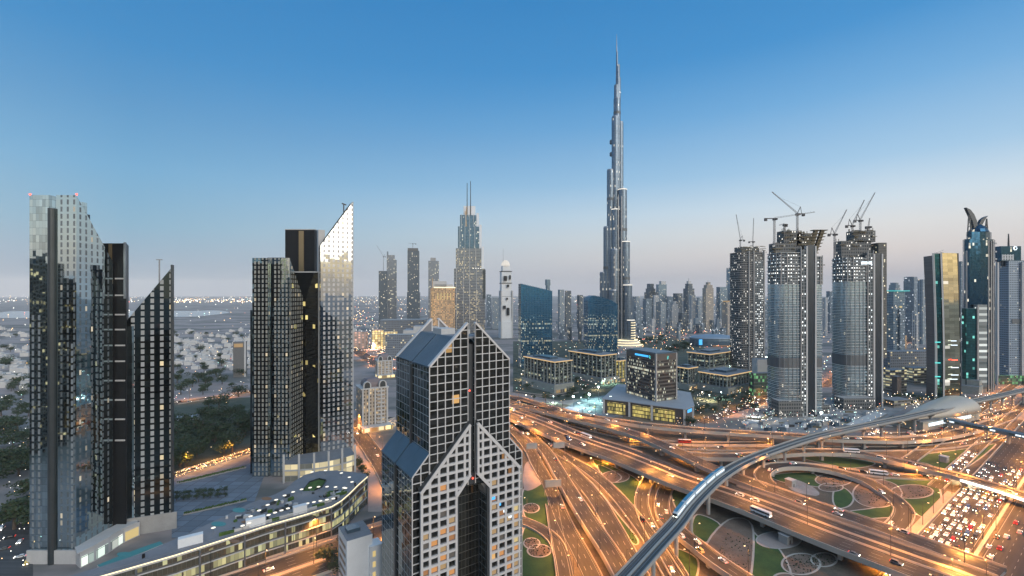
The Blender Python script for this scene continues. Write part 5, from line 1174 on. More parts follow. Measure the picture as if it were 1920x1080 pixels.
# ------------------------------------------------------------------ metro viaduct, train, station, footbridge
M['viad'] = plain('viaduct_concrete', (.31,.3,.285), .7, var=.15); M['track'] = plain('track_slab', (.09,.088,.086), .8, var=.3, scale=.3); M['rail'] = plain('rail_steel', (.24,.25,.27), .35, .6)
def metro():
    px = [(1140,1124),(1180,1080),(1232,1022),(1268,983),(1302,940),(1350,895),(1400,865),(1460,841.5),(1535,818),(1640,795),(1700,782.5),(1760,769),(1815,755),(1887,739),(1960,722)]
    P = [G(x, y, 17) for x, y in px]; C = catmull(P, 5.); n = len(C); o = Vector(C[n//2]); w = 8.4
    r = thing('metro_viaduct', 'pale elevated metro viaduct curving over the whole interchange on single piers', 'viaduct', tuple(o))
    T = []
    for i in range(n):
        t = C[min(n-1,i+1)]-C[max(0,i-1)]; t.z = 0; t.normalize(); T.append(t)
    N = [Vector((-t.y,t.x,0)) for t in T]
    def sweep(name, prof, m, closed=True):
        b = MB(); R_ = [[tuple(C[i]-o+N[i]*a+Vector((0,0,z))) for a, z in prof] for i in range(n)]; b.loft(R_); return b.build(name, m, r)
    sweep('girder', [(-w/2,0),(-w/2,-.5),(-2.6,-2.3),(2.6,-2.3),(w/2,-.5),(w/2,0)], M['viad'])
    sweep('track_bed', [(-w/2+.3,.03),(-w/2+.3,.15),(w/2-.3,.15),(w/2-.3,.03)], M['track'])
    for sd in (-1, 1): sweep('parapet', [(sd*(w/2-.25),0),(sd*(w/2-.25),1.25),(sd*(w/2+.12),1.25),(sd*(w/2+.12),-.6)], M['viad'])
    sweep('walkway', [(-.5,.16),(-.5,.7),(.5,.7),(.5,.16)], M['viad'])
    for a in (-3.1,-1.7,1.7,3.1): sweep('rail', [(a-.1,.16),(a-.1,.34),(a+.1,.34),(a+.1,.16)], M['rail'])
    s = 14.; S = 0
    for i in range(1, n):
        S += (C[i]-C[i-1]).length
        if S >= s:
            s += 30
            c = C[i]-o; b = MB(); b.cyl(c.x, c.y, -o.z, -4.2, 1.15, n=14); q = [[tuple(c+T[i]*x*k+N[i]*y*k2+Vector((0,0,z))) for x, y in ((-1,-1),(1,-1),(1,1),(-1,1))] for k, k2, z in ((1.1,1.2,-4.6),(1.3,3.2,-2.32))]
            b.loft(q); b.build('pier', M['viad'], r)
    return C, T, N
MC, MT, MN = metro()
def train():
    i0 = min(range(len(MC)), key=lambda i: (MC[i]-G(1249,972,17)).length); o = MC[i0]+MN[i0]*2.4
    r = thing('metro_train', 'five-car metro train with blue roofs running on the curved viaduct', 'train', (o.x,o.y,17.36))
    L = 0; i = i0; cars = 0
    while cars < 5:
        j = i+1
        while (MC[j]-MC[i]).length < 15.5: j += 1
        a, e = MC[i]+MN[i]*2.4-o, MC[j]+MN[j]*2.4-o; d = (e-a); ln = d.length; ang = math.atan2(d.y, d.x); c = (a+e)/2
        hw = 1.4; prof = [(-hw,.3),(-hw,2.6),(-1.0,3.5),(1.0,3.5),(hw,2.6),(hw,.3)]
        dd = d.normalized(); nn = Vector((-dd.y,dd.x,0))
        rings = []
        for k, (t, q) in enumerate(((-.48,.9 if cars == 0 else 1),(-.44,1),(.44,1),(.48,1))):
            rings.append([tuple(c+dd*ln*t+nn*x*q+Vector((0,0,.3+(z-.3)*(.72 if cars == 0 and k == 0 else 1)-17*0))) for x, z in prof])
        b = MB(); b.loft(rings); car = b.build('carriage', M['train_body'], r)
        b = MB(); b.box(c.x, c.y, 3.52, ln*.86, 1.9, .12, ang); b.build('blue_roof', M['train_roof'], car)
        b = MB(); b.box(c.x+nn.x*-1.43, c.y+nn.y*-1.43, 1.5, ln*.84, .06, .9, ang); b.build('window_band', M['win'][6], car)
        if cars == 0:
            p = c-dd*ln*.485; b = MB(); b.box(p.x, p.y, 1.4, .12, 2.2, 1.2, ang); b.build('windscreen', M['black'], car)
            for sd in (-1, 1):
                b = MB(); b.box(p.x+nn.x*sd*.8, p.y+nn.y*sd*.8, .75, .2, .4, .3, ang); b.build('headlight', M['lamp_w'], car)
        i = j; cars += 1
M['train_body'] = plain('train_body_paint', (.5,.56,.6), .3, .2, .05); M['train_roof'] = plain('train_blue_roof', (.04,.22,.36), .35, .2, .1)
train()
M['shell'] = plain('champagne_shell', (.47,.41,.34), .4, .2, .08, .05)
def station():
    a, e = G(1700,786,12), G(1826,762,12); c = (a+e)/2; d = (e-a); L = d.length*1.04; ang = math.atan2(d.y, d.x)
    r = thing('metro_station', 'smooth shell-shaped champagne metro station roof over the viaduct', 'station', (c.x,c.y+6,0), ang)
    n, m = 20, 12; R_ = []
    for i in range(n+1):
        t = max(.012, min(.988, i/n)); x = (i/n-.5)*L; q = t**.8*(1-t**7)**.5; w, h = 21*t**.55*(1-t**9)**.5, 20*q+.6
        R_.append([(x-(3.5*math.sin(PI*k/m)*(t > .8)*(t-.8)*5), w*math.cos(PI*k/m), 9.3+h*math.sin(PI*k/m)**.85) for k in range(m+1)])
    b = MB(); b.loft(R_); b.build('shell_roof', M['shell'], r, True)
    b = MB(); b.box(0, 0, 0, L*.82, 27, 9.2); b.build('concourse', M['stone'], r)
    b = MB(); b.box(-5, -13.8, 4.2, L*.6, .3, 3.2); b.build('lit_concourse_glass', M['win'][6], r)
    b = MB(); b.box(-8, -20, 0, 20, 9, 8.6, .15); b.build('stair_wing', M['viad'], r)
    b = MB(); b.box(-8.6, -24.8, 3.4, 4.4, .3, 3.6, .15); b.build('entrance_panel', M['lampshade'], r)
    b = MB(); b.box(-L*.3, -1, 9.2, 34, 24, 1.0, -.06); b.build('flat_canopy', M['roof_grey'], r)
station()
def footbridge():
    a, e = G(1772,786,11), G(1985,829,11); d = e-a; L = d.length; ang = math.atan2(d.y, d.x)
    r = thing('footbridge', 'enclosed blue grey tube footbridge from the metro station across the highway', 'footbridge', (a.x,a.y,0), ang)
    prof = [(-2.6,8.4),(-2.8,9),(-2.8,11.2),(-2,12.4),(0,12.9),(2,12.4),(2.8,11.2),(2.8,9),(2.6,8.4)]
    b = MB(); b.loft([[(x,y,z) for y, z in prof] for x in (0, L*.5, L)]); b.build('tube', M['tube'], r)
    for k in range(18):
        if k in (3, 9, 10, 15): continue
        b = MB(); b.box(L*(k+.5)/18, -2.84, 9.5, L/18*.86, .12, 1.3); b.build('window_band', M['win'][6] if rnd.random() < .35 else M['greenlit'], r)
    for k in range(1, 5):
        b = MB(); b.box(L*k/5, 0, 0, 1.4, 3.4, 8.4); b.build('pier', M['viad'], r)
    b = MB(); b.box(L/2, 0, 8.0, L, 5.4, .4); b.build('deck', M['viad'], r)
M['tube'] = plain('blue_grey_tube', (.17,.2,.22), .35, .3, .1)
footbridge()
# ------------------------------------------------------------------ low buildings on the right and round the unfinished towers
M['garage'] = facade('open_garage_decks', ((.08,.07,.05),.1,.6), ((.3,.26,.23),0,.8), 4., 6, .08, .5, .45, (1,.82,.4), .55, 0, litcol2=(.9,.9,.6))
M['longblue'] = facade('blue_grey_wall', ((.1,.12,.14),.3,.4), ((.2,.22,.25),.1,.6), 5, 4, .3, .5, .1, (1,.8,.4), .6)
tower('parking_block', 'brown open parking decks with lit floors below the brown curved tower', 'car park', 1652, 1700, 640, [(0,1,694)], 'garage', .3, .5, roof='terrace')
tower('parking_block', 'tall brown corner block joined by a truss bridge to the curved tower', 'building', 1672, 1690, 615, [(0,1,706)], 'brown', .3, .8)
r = tower('long_block', 'long low blue grey block behind the parking decks', 'building', 1650, 1745, 820, [(0,1,659)], 'longblue', .1, .25)
tower('orange_lit_building', 'columned building glowing orange beyond the long grey block', 'building', 1662, 1700, 1150, [(0,1,629)], 'goldhotel', .2, .4)
tower('low_hall', 'flat grey hall roof between parking decks and curved tower', 'building', 1692, 1740, 700, [(0,1,690)], 'garage', .15, .7, roof='terrace')
tower('low_hall', 'stepped grey stone podium at the foot of the horned tower', 'building', 1796, 1850, 640, [(0,1,722),(.2,1,712)], 'stone', TH, .4)
tower('low_hall', 'low brown hall by the station next to the curved tower', 'building', 1652, 1708, 560, [(0,1,750)], 'garage', .3, .5, roof='roof_grey')
tower('site_podium', 'pale unfinished podium under the middle unfinished tower', 'building', 1446, 1505, 512, [(0,1,752)], 'open_dk', .05, .5, roof='conc')
tower('site_podium', 'tangled concrete podium right of the middle unfinished tower', 'building', 1506, 1556, 525, [(0,1,760),(.1,.7,750)], 'open_dk', .3, .6, roof='conc')
tower('site_podium', 'grey podium wall with sign bars in front of the sign-bearing tower', 'building', 1564, 1640, 545, [(0,1,747)], 'open_dk', .05, .4, roof='conc')
tower('site_podium', 'long brown site wall along the elevated metro', 'building', 1585, 1664, 495, [(0,1,787)], 'conc', TH, .12, roof='conc_lt')
tower('site_shed', 'wide grey shed left of the middle unfinished tower', 'building', 1410, 1446, 640, [(0,1,674)], 'conc_lt', .1, .6)
tower('green_lit_hall', 'low hall with a green lit strip below the grey shed', 'building', 1405, 1446, 620, [(0,1,700)], 'greenlit', .1, .4, roof='terrace')
for k in range(26):
    px, py = rnd.uniform(1370, 1640), rnd.uniform(778, 812); 
    if py > 806-(px-1370)*.02+4: py -= 10
    p = G(px, py); r = thing('site_cabin', 'small pale cabin on the building site below the unfinished towers', 'cabin', (p.x,p.y,0), rnd.uniform(0, 1.2), 'cabins on the building site')
    b = MB(); w = rnd.uniform(5, 13); b.box(0,0,0,w,rnd.uniform(3,6),rnd.uniform(2.6,4.5)); b.build('walls', M[rnd.choice(('white','conc_lt','roof_blue','conc'))], r)
    b = MB(); b.box(0,0,4.52 if False else 4.6,w*.9,3,.2); b.build('roof', M['roof_white'], r)
for k in range(70):
    px, py = rnd.uniform(1400, 1660), rnd.uniform(752, 806); p = G(px, py)
    b = MB(); b.box(p.x, p.y, 0, rnd.uniform(2,16), rnd.uniform(1,3), rnd.uniform(.5,2.4), rnd.uniform(-.5,.9)); tag(b.build('building_material', M[rnd.choice(('conc','conc_lt','scafm','white','dark_steel'))]), 'low stack of building material on the floodlit site', 'stack', 'material stacks on the building site')
def oval_hall():
    p = G(1337, 648); r = thing('oval_hall', 'wide oval hall with blue lit dome roof behind the low offices', 'hall', (p.x,p.y,0)); s = p.y/F
    b = MB(); rings = []
    for k, z in ((1,0),(1.02,15),(1,20)): rings.append([(43*s*k*math.cos(2*PI*i/28), 34*k*math.sin(2*PI*i/28), z) for i in range(28)])
    b.loft(rings); b.build('dark_wall', M['roof_blue'], r)
    b = MB(); b.loft([[(43*s*k*math.cos(2*PI*i/28), 34*k*math.sin(2*PI*i/28), z) for i in range(28)] for k, z in ((1.06,20.1),(1.0,23),(.8,27),(.4,29.5),(.05,30))]); b.build('dome_roof', M['domeblue'], r, True)
    b = MB(); b.box(-30*s, -26, 5, 12, 3, 14, .4); b.build('blue_lit_bay', M['win'][5], r)
    b = MB(); b.box(6*s, -35, 2, 50, 1, 2); b.build('orange_light_line', M['win'][4], r)
M['domeblue'] = plain('blue_grey_dome', (.2,.26,.33), .4, .2, .1)
oval_hall()
# ------------------------------------------------------------------ shopping centre, market and hotels left of centre
tower('shopping_centre', 'vast low grey shopping centre roofs below the slim hazy towers', 'mall', 712, 800, 1250, [(0,1,600)], 'longblue', .1, .5, roof='conc')
tower('shopping_centre', 'pale vaulted hall roof in front of the amber hotel', 'mall', 756, 850, 1060, [(0,1,619),(.2,.9,612)], 'conc_lt', .1, .5, roof='roof_white')
tower('shopping_centre', 'long low grey block with a row of lights on its edge', 'mall', 722, 800, 980, [(0,1,628)], 'longblue', .05, .4, roof='conc')
M['golden'] = facade('golden_lit_wall', ((.3,.2,.08),0,.5), ((.45,.33,.18),0,.7), 6, 7, .25, .2, .95, (1,.68,.2), 1.0, 0, litcol2=(1,.85,.5)); M['pinkwall'] = facade('pink_lit_wall', ((.3,.2,.15),0,.5), ((.45,.33,.28),0,.7), 6, 9, .5, .4, .6, (1,.55,.4), .7, 0)
tower('market_hall', 'golden floodlit arcade building, brightest in the shopping quarter', 'market', 720, 745, 1130, [(0,1,622)], 'golden', .15, .4)
tower('market_hall', 'white and red lit market front left of the golden arcade', 'market', 697, 719, 1140, [(0,1,620)], 'golden', .1, .5, crown=(.1,.9,618,'pinkwall'))
tower('market_hall', 'yellow glowing square block right of the golden arcade', 'market', 755, 768, 1090, [(0,1,631)], 'golden', .1, .6)
tower('market_hall', 'pink lit low hall beside the bright mirrored tower', 'market', 662, 690, 1150, [(0,1,622)], 'pinkwall', .05, .5)
M['hotelw'] = facade('cream_hotel_wall', ((.1,.085,.065),.2,.4), ((.45,.37,.29),0,.8), 3.5, 3.2, .55, .45, .25, (1,.7,.35), .6, 0)
def dome_hotel(label, pxl, pxr, Y, toprow, domerow, rot, lit=True):
    pc, w, d = span(pxl, pxr, Y, rot, .9); r = thing('dome_hotel', label, 'hotel', (GX(pc,Y),Y,0), rot); H = GZ(toprow, Y)
    b = MB(); b.box(0, d/2, 0, w, d, H, 0, 0, 1); b.build('cream_body', [M['hotelw'], M['conc_lt']], r)
    b = MB(); b.box(0, d/2, H-1, w+2, d+2, 1.3); b.build('cornice', M['conc_lt'], r)
    b = MB(); hd = GZ(domerow, Y)-H; b.loft([[(x*k, d/2+y*k, z) for x, y in ((-w*.36,-d*.36),(w*.36,-d*.36),(w*.36,d*.36),(-w*.36,d*.36))] for k, z in ((1,H+.3),(1,H+hd*.35),(.93,H+hd*.6),(.65,H+hd*.9),(.25,H+hd))]); b.build('mansard_dome', M['mansard'], r)
    for x in (-.3, .3):
        b = MB(); n = 10; ww = w*.15; pts = [(-ww,0),(ww,0)]+[(ww*math.cos(PI*k/n), hd*.35+ww*math.sin(PI*k/n)) for k in range(n+1)]
        b.loft([[(x*w+a, -.6, H+z) for a, z in pts], [(x*w+a, 2.2, H+z) for a, z in pts]]); b.build('arched_dormer', M['conc_lt'], r)
        b = MB(); b.loft([[(x*w+a*.7, -.7, H+.5+z*.85) for a, z in pts], [(x*w+a*.7, -.55, H+.5+z*.85) for a, z in pts]]); b.build('dormer_window', M['shaft'], r)
    for k in range(5):
        b = MB(); b.box((k/4-.5)*(w-1.6), -.5, 0, 1.6, 1.4, H); b.build('pilaster', M['conc_lt'], r)
    for z in range(6, int(H)-3, 4):
        b = MB(); b.box(w*.22, -.9, z, w*.3, 1.6, 1.2); b.build('balcony', M['conc_lt'], r)
    b = MB(); b.box(0, -1.2, 0, w+4, d*.9, 5, 0, 0, 1); b.build('arcade_base', [M['golden'], M['conc_lt']], r)
M['mansard'] = plain('purple_grey_slate', (.19,.15,.15), .6, .1)
dome_hotel('cream hotel with grey mansard dome and arched dormers by the orange junction', 668, 727, 470, 727, 711, math.radians(32))
dome_hotel('smaller arched stone building behind the gable roof, by the red-lit avenue', 704, 736, 760, 676, 664, math.radians(25))
r = tower('concrete_block', 'lone grey slab with amber lit top standing in the sandy suburb', 'building', 437, 463, 760, [(0,1,641)], 'conc_dark', .3, .6)
b = MB(); b.box(-1, -.6, GZ(651,760), 13, .8, 6); b.build('amber_top', M['win'][0], r)
b = MB(); b.box(8.6, .5, 0, 2.4, 2, GZ(640,760)); b.build('pale_edge', M['conc_lt'], r)
tower('white_pavilion', 'white flat-roofed pavilion at the edge of the dark park', 'building', 327, 374, 480, [(0,1,783)], 'white', .4, .6, roof='roof_white')
# ------------------------------------------------------------------ suburb of white houses
VM = [bpy.data.meshes.new('x') for _ in range(0)]
M['villaw'] = plain('cream_render', (.56,.53,.5), .8, var=.15)
def villa_protos():
    out = []
    for k in range(4):
        r = thing('villa', 'small white flat-roofed house in the sandy suburb', 'house', (0,0,-50), 0, 'white houses of the suburb')
        b = MB(); b.box(0,0,0,rnd.uniform(11,14),rnd.uniform(9,12),6.5+k%2*2,0,0,1); b.box(4,5,0,9,8,4.5,0,0,1); b.build('walls', [M['villaw'] if k < 2 else M['conc_lt'], M['villaw']], r)
        b = MB(); b.box(-2,0,9.2 if k % 2 else 7.2,5,4,2.2); b.build('roof_room', M['villaw'], r); out.append(r)
    return out
VP = villa_protos(); VN = [0]*4; villas = []
def put_villa(px, py):
    p = G(px, py)
    for q in villas:
        if (q-p).length < 21: return
    villas.append(p); k = rnd.randrange(4); o = VP[k] if VN[k] == 0 else copy_tree(VP[k]); VN[k] += 1
    o.location = (p.x, p.y, 0); o.rotation_euler = (0,0,rnd.choice((.3,.3+PI/2,.25,.5))); s = rnd.uniform(.85,1.35); o.scale = (s,s,s*rnd.uniform(.8,1.1))
for k in range(46): put_villa(rnd.uniform(-15, 58), rnd.uniform(616, 730))
for k in range(120): put_villa(rnd.uniform(325, 472), 618+rnd.random()**.8*75)
for k in range(50): put_villa(rnd.uniform(660, 735), rnd.uniform(600, 655))
for o in VP:
    if o.location.z < -10:
        for c in list(o.children): bpy.data.objects.remove(c)
        bpy.data.objects.remove(o)
# ------------------------------------------------------------------ trees
def leaf_mat(name, a, c):
    m, nt, b = newmat(name); oi = nd(nt, 'ShaderNodeObjectInfo'); f = noise(nt, .5, 3)
    f = mth(nt, 'ADD', mth(nt, 'MULTIPLY', f, .7), mth(nt, 'MULTIPLY', oi.outputs['Random'], .3)); nt.links.new(mixc(nt, f, a, c), b.inputs['Base Color']); b.inputs['Roughness'].default_value = .7; return m
M['leaf'] = leaf_mat('dark_leaves', (.012,.028,.012), (.055,.085,.03)); M['bark'] = plain('bark', (.1,.075,.055))
def tree_proto(kind):
    r = thing('tree', 'x', 'tree', (0,0,-60))
    b = MB(); b.cyl(0,0,0,3.2,.32,.2,7)
    for k in range(4):
        a = k*1.7; b.bar((0,0,2.6),(1.6*math.cos(a),1.6*math.sin(a),5),.18)
    b.build('trunk', M['bark'], r)
    b = MB(); cl = [(rnd.gauss(0,1.7), rnd.gauss(0,1.7), 4.6+rnd.gauss(0,1.1), rnd.uniform(1.1,2.1)) for _ in range(11)]
    for k in range(620):
        x, y, z, q = rnd.choice(cl); v = Vector((rnd.gauss(0,1), rnd.gauss(0,1), rnd.gauss(0,1))).normalized()*q*rnd.uniform(.6,1.05); p = Vector((x,y,z))+Vector((v.x,v.y,v.z*.75))
        if p.z < 2.2: continue
        a = Vector((rnd.gauss(0,1), rnd.gauss(0,1), rnd.gauss(0,.6))).normalized(); e = a.cross(Vector((rnd.gauss(0,1), rnd.gauss(0,1), rnd.gauss(0,1)))).normalized(); s = rnd.uniform(.25,.5)
        b.poly([p-a*s, p+e*s*.6, p+a*s, p-e*s*.6])
    b.build('crown', M['leaf'], r); return r
TP = [tree_proto(0) for _ in range(4)]; TN = [0]*4
def put_tree(x, y, s, label, group, z=0):
    k = rnd.randrange(4); o = TP[k] if TN[k] == 0 else copy_tree(TP[k]); TN[k] += 1
    o.location = (x, y, z); o.rotation_euler = (0,0,rnd.uniform(0,6.3)); o.scale = (s*rnd.uniform(.9,1.2),)*2+(s*rnd.uniform(.8,1.1),); o['label'] = label; o['group'] = group
def trees(n, fx, fy, s, label, group, inside=None):
    k = 0
    while k < n:
        px, py = fx(), fy()
        if inside and not inside(px, py): k += 1; continue
        p = G(px, py); put_tree(p.x, p.y, rnd.uniform(*s), label, group); k += 1
trees(84, lambda: rnd.uniform(322, 478), lambda: rnd.uniform(752, 888), (1.7, 3.0), 'dense dark tree in the park beside the orange-lit street', 'trees of the dark park', lambda x, y: y < 887-(x-322)*.32 and y > 768-(x-322)*.05 and not (325 < x < 378 and 765 < y < 805))
trees(34, lambda: rnd.uniform(-10, 62), lambda: rnd.uniform(800, 1000), (1.5, 2.8), 'dark street tree left of the tallest mirrored tower', 'trees at the left edge', lambda x, y: y < 940 or x > 25)
trees(26, lambda: rnd.uniform(-10, 60), lambda: rnd.uniform(632, 790), (1.4, 2.4), 'round tree between white houses at the left edge', 'trees in the left suburb')
trees(46, lambda: rnd.uniform(325, 470), lambda: rnd.uniform(625, 745), (1.4, 2.6), 'scattered tree in the sandy suburb behind the park', 'trees in the sandy suburb')
trees(30, lambda: rnd.uniform(1262, 1420), lambda: rnd.uniform(738, 775), (.8, 1.5), 'small garden tree in front of the pale-columned offices', 'trees round the columned offices')
trees(22, lambda: rnd.uniform(985, 1110), lambda: rnd.uniform(712, 752), (.8, 1.5), 'bushy tree around the gold-edged offices', 'trees round the gold-edged offices')
trees(22, lambda: rnd.uniform(1195, 1290), lambda: rnd.uniform(628, 662), (1.6, 2.8), 'dark tree in the park behind the brown bank block', 'trees behind the bank block')
trees(14, lambda: rnd.uniform(1655, 1800), lambda: rnd.uniform(745, 760), (.8, 1.4), 'tree in the lit forecourt behind the metro station', 'trees behind the station')
trees(26, lambda: rnd.uniform(664, 690), lambda: rnd.uniform(862, 905), (.5, .8), 'small lit tree in a row beside the glowing lobby', 'lit trees beside the lobby', lambda x, y: abs((x-664)-(y-858)*.55) < 7)
for px, py, s in ((613,1062,1.7),(655,1050,1.5),(668,1058,1.1),(640,1075,1.3),(1290,797,1.6),(1300,799,1.2)):
    p = G(px, py); put_tree(p.x, p.y, s, 'leafy tree beside the white clinic block near the boulevard' if px < 800 else 'dark bush beside the lit podium corner', 'trees near the boulevard' if px < 800 else 'bushes at the podium corner')
for k in range(16):
    px, py = 330+(k % 8)*13+rnd.uniform(-2,2), 930+(k//8)*9-(k % 8)*1.0; p = G(px, py); put_tree(p.x, p.y, .6, 'clipped tree in the terraced rows of the grey plaza', 'clipped trees on the plaza')
for o in TP:
    if o.location.z < -10:
        for c in list(o.children): bpy.data.objects.remove(c)
        bpy.data.objects.remove(o)
# ------------------------------------------------------------------ street lamps
SODIUM = (1, .37, .065)
LD = {}; M['lamp_h'] = emit('street_lamp_glow', (1,.66,.32), 3.0)
def lamp_light(key, power, col, cone=150):
    if key not in LD:
        l = bpy.data.lights.new('lamp_light', 'SPOT'); l.energy = power; l.color = col; l.spot_size = math.radians(cone); l.spot_blend = .9; l.shadow_soft_size = .5; LD[key] = l
    return LD[key]
def lamp_proto(double):
    r = thing('street_lamp', 'x', 'street lamp', (0,0,-80)); H = 14.
    b = MB(); b.cyl(0,0,0,H,.17,.09,7); b.build('pole', M['dark_steel'], r)
    for sd in ((1,-1) if double else (1,)):
        b = MB(); b.bar((0,0,H-.1),(0,-sd*2.2,H+.3),.14); arm = b.build('arm', M['dark_steel'], r)
        b = MB(); b.box(0,-sd*2.5,H+.16,.36,.8,.2); b.build('lamp_head', M['lamp_h'], arm)
    o = bpy.data.objects.new('lamp_light', lamp_light('d' if double else 's', LAMP_W*(1.8 if double else 1), SODIUM)); COL.objects.link(o); o.parent = r; o.location = (0,-2.5 if not double else 0,H-.1)
    return r
LAMP_W = 28000
LPR = {False: lamp_proto(False), True: lamp_proto(True)}; used = set()
for x, y, z, ang, dbl in LAMPS:
    v = Vector((x, y, z)); 
    if y < 150 or y > 1500: continue
    px, py = 960+x/y*F, HR+F*(CH-z)/y
    if px < -60 or px > 1990 or py > 1160: continue
    if 744 < px < 955 and py > 860: continue
    if z < 16 and min((Vector((q.x, q.y))-Vector((x, y))).length for q in MC) < 9: continue
    o = LPR[dbl] if dbl not in used else copy_tree(LPR[dbl]); used.add(dbl)
    o.location = v; o.rotation_euler = (0,0,ang)
    if px < 745: o['label'], o['group'] = 'slim street lamp with an orange glow on the streets left of the gridded tower', 'street lamps left of the gridded tower'
    elif z > 3: o['label'], o['group'] = ('twin-armed' if dbl else 'single-armed')+' orange street lamp standing on a flyover', ('twin' if dbl else 'single')+' lamps on the flyovers'
    elif py < 700: o['label'], o['group'] = 'tiny distant street lamp along the far lit avenues', 'street lamps of the far avenues'
    else: o['label'], o['group'] = ('twin-armed' if dbl else 'single-armed')+' orange street lamp beside the ground-level roads of the interchange', ('twin' if dbl else 'single')+' lamps on the ground-level roads'
# floodlights of the car park, the building site and the market
GREENW = (.6,1,.82)
def flood(px, py, h, power, col, label, mat='lamp_c'):
    p = G(px, py); r = thing('floodlight', label, 'floodlight', (p.x,p.y,0))
    b = MB(); b.cyl(0,0,0,h,.25,.15,7); b.build('mast', M['steel'], r)
    k = 1 if h > 9.5 else .45; b = MB(); b.box(0,0,h,2.6*k,1*k,1.2*k); b.build('lamp_head', M[mat], r)
    l = bpy.data.lights.new('flood_light', 'SPOT'); l.energy = power*(.55 if col == GREENW else 1); l.color = col; l.spot_size = math.radians(160); l.spot_blend = .8; l.shadow_soft_size = .8
    o = bpy.data.objects.new('flood_light', l); COL.objects.link(o); o.parent = r; o.location = (0,-.2,h-.2)
GREENW = (.6,1,.82)
for a in ((1105,765,16,9e4,GREENW,'green-white floodlight on the left of the bright car park'), (1122,752,18,1.3e5,GREENW,'brightest green-white floodlight of the car park'), (1145,770,16,9e4,GREENW,'green-white floodlight near the lit podium'), (1075,766,14,4e4,(.85,.95,1),'cool floodlight at the car park edge by the road'),
          (1437,690,20,1.2e5,(.75,1,.85),'green-white floodlight left of the middle unfinished tower'), (1625,762,14,8e4,(.95,.97,1),'white floodlight at the foot of the sign-bearing tower'), (1585,768,12,5e4,(.95,.97,1),'white floodlight between the unfinished towers'), (1480,775,12,5e4,(1,.97,.88),'warm white floodlight below the middle unfinished tower'), (1540,792,10,4e4,(.9,1,.92),'floodlight in the middle of the building site'), (1420,785,10,3.5e4,(.95,1,.95),'floodlight at the left of the building site'),
          (1440,722,9,4e4,(1,.75,.45),'warm lamp in the gardens of the columned office'), (1330,752,8,3e4,(1,.85,.5),'yellow lamp in front of the columned offices'), (1700,752,9,4e4,(1,.75,.42),'warm lamp in the forecourt of the curved tower'), (735,640,15,3e5,(1,.7,.4),'warm floodlight in front of the golden arcade'), (700,655,15,3e5,(1,.5,.35),'reddish floodlight over the busy avenue'), (722,795,8,4e4,(1,.72,.35),'warm lamp at the corner of the cream hotel'), (700,803,8,3e4,(1,.72,.4),'warm lamp at the door of the cream hotel'),
          (575,1010,6,1.2e4,(1,.9,.6),'pale lamp on the pavement before the mall front'), (400,1060,6,1.4e4,(1,.92,.55),'yellowish lamp before the lit mall front'), (1815,905,9,6e4,(1,.82,.5),'lamp under the white-lit flyover edge')):
    flood(*a)
UND = (1,.36,.04)
for px, py, pw in ((1003,812,3.5e4),(1108,872,5e4),(1140,866,4e4),(1205,908,5e4),(1228,903,5e4),(1252,904,4e4),(1188,829,3e4),(1287,862,4e4),(1305,868,3e4),(1440,834,3e4),(1660,1068,5e4),(1690,1085,5e4),(1720,895,4e4),(1760,900,4e4),(1800,912,4e4),(1846,926,5e4),(1870,822,4e4),(1815,806,4e4)):
    flood(px, py, 5.5, pw*.6, UND, 'amber lamp glowing in the gap underneath a flyover', 'lamp_o'); COL.objects[-1].parent['group'] = 'amber lamps underneath the flyovers'
for k in range(34):  # lamps scattered at random, added to lift the glow around the offices
    px, py = rnd.uniform(975, 1420), rnd.uniform(692, 786)
    if 1125 < px < 1310 and py > 735: continue
    c, nm = rnd.choice(((GREENW,'green-white'), (GREENW,'green-white'), ((1,.72,.4),'warm'), ((.9,.97,1),'cool white')))
    flood(px, py, 9, 1.9e4*(1 if nm == 'warm' else 1.5), c, nm+' lamp added for glow among the low offices', 'lamp_w' if nm == 'warm' else 'lamp_c'); COL.objects[-1].parent['group'] = nm+' lamps among the low offices'
for k in range(14):
    px, py = rnd.uniform(690, 800), rnd.uniform(628, 668); flood(px, py, 14, 9e4, (1,.62,.36), 'warm lamp in the busy shopping quarter', 'lamp_o'); COL.objects[-1].parent['group'] = 'warm lamps in the shopping quarter'
# white-lit edge of the flyover over the jam, drawn as a glowing band
b = MB(); C = RD['white_lit']['C']; T = RD['white_lit']['T']
for i in range(len(C)-1):
    px = 960+C[i].x/C[i].y*F
    if px > 1803:
        n0 = Vector((T[i].y,-T[i].x,0)); p, q = C[i]+n0*6.05, C[i+1]+Vector((T[i+1].y,-T[i+1].x,0))*6.05
        b.poly([p+Vector((0,0,-1.5)), q+Vector((0,0,-1.5)), q+Vector((0,0,.3)), p+Vector((0,0,.3))]); b.poly([p+n0*.1+Vector((0,0,-1.5)), p+n0*.1+Vector((0,0,.3)), q+n0*.1+Vector((0,0,.3)), q+n0*.1+Vector((0,0,-1.5))])
tag(b.build('glowing_edge', M['led_w']), 'long white-lit flyover edge above the jam, drawn as a glowing band', 'light')
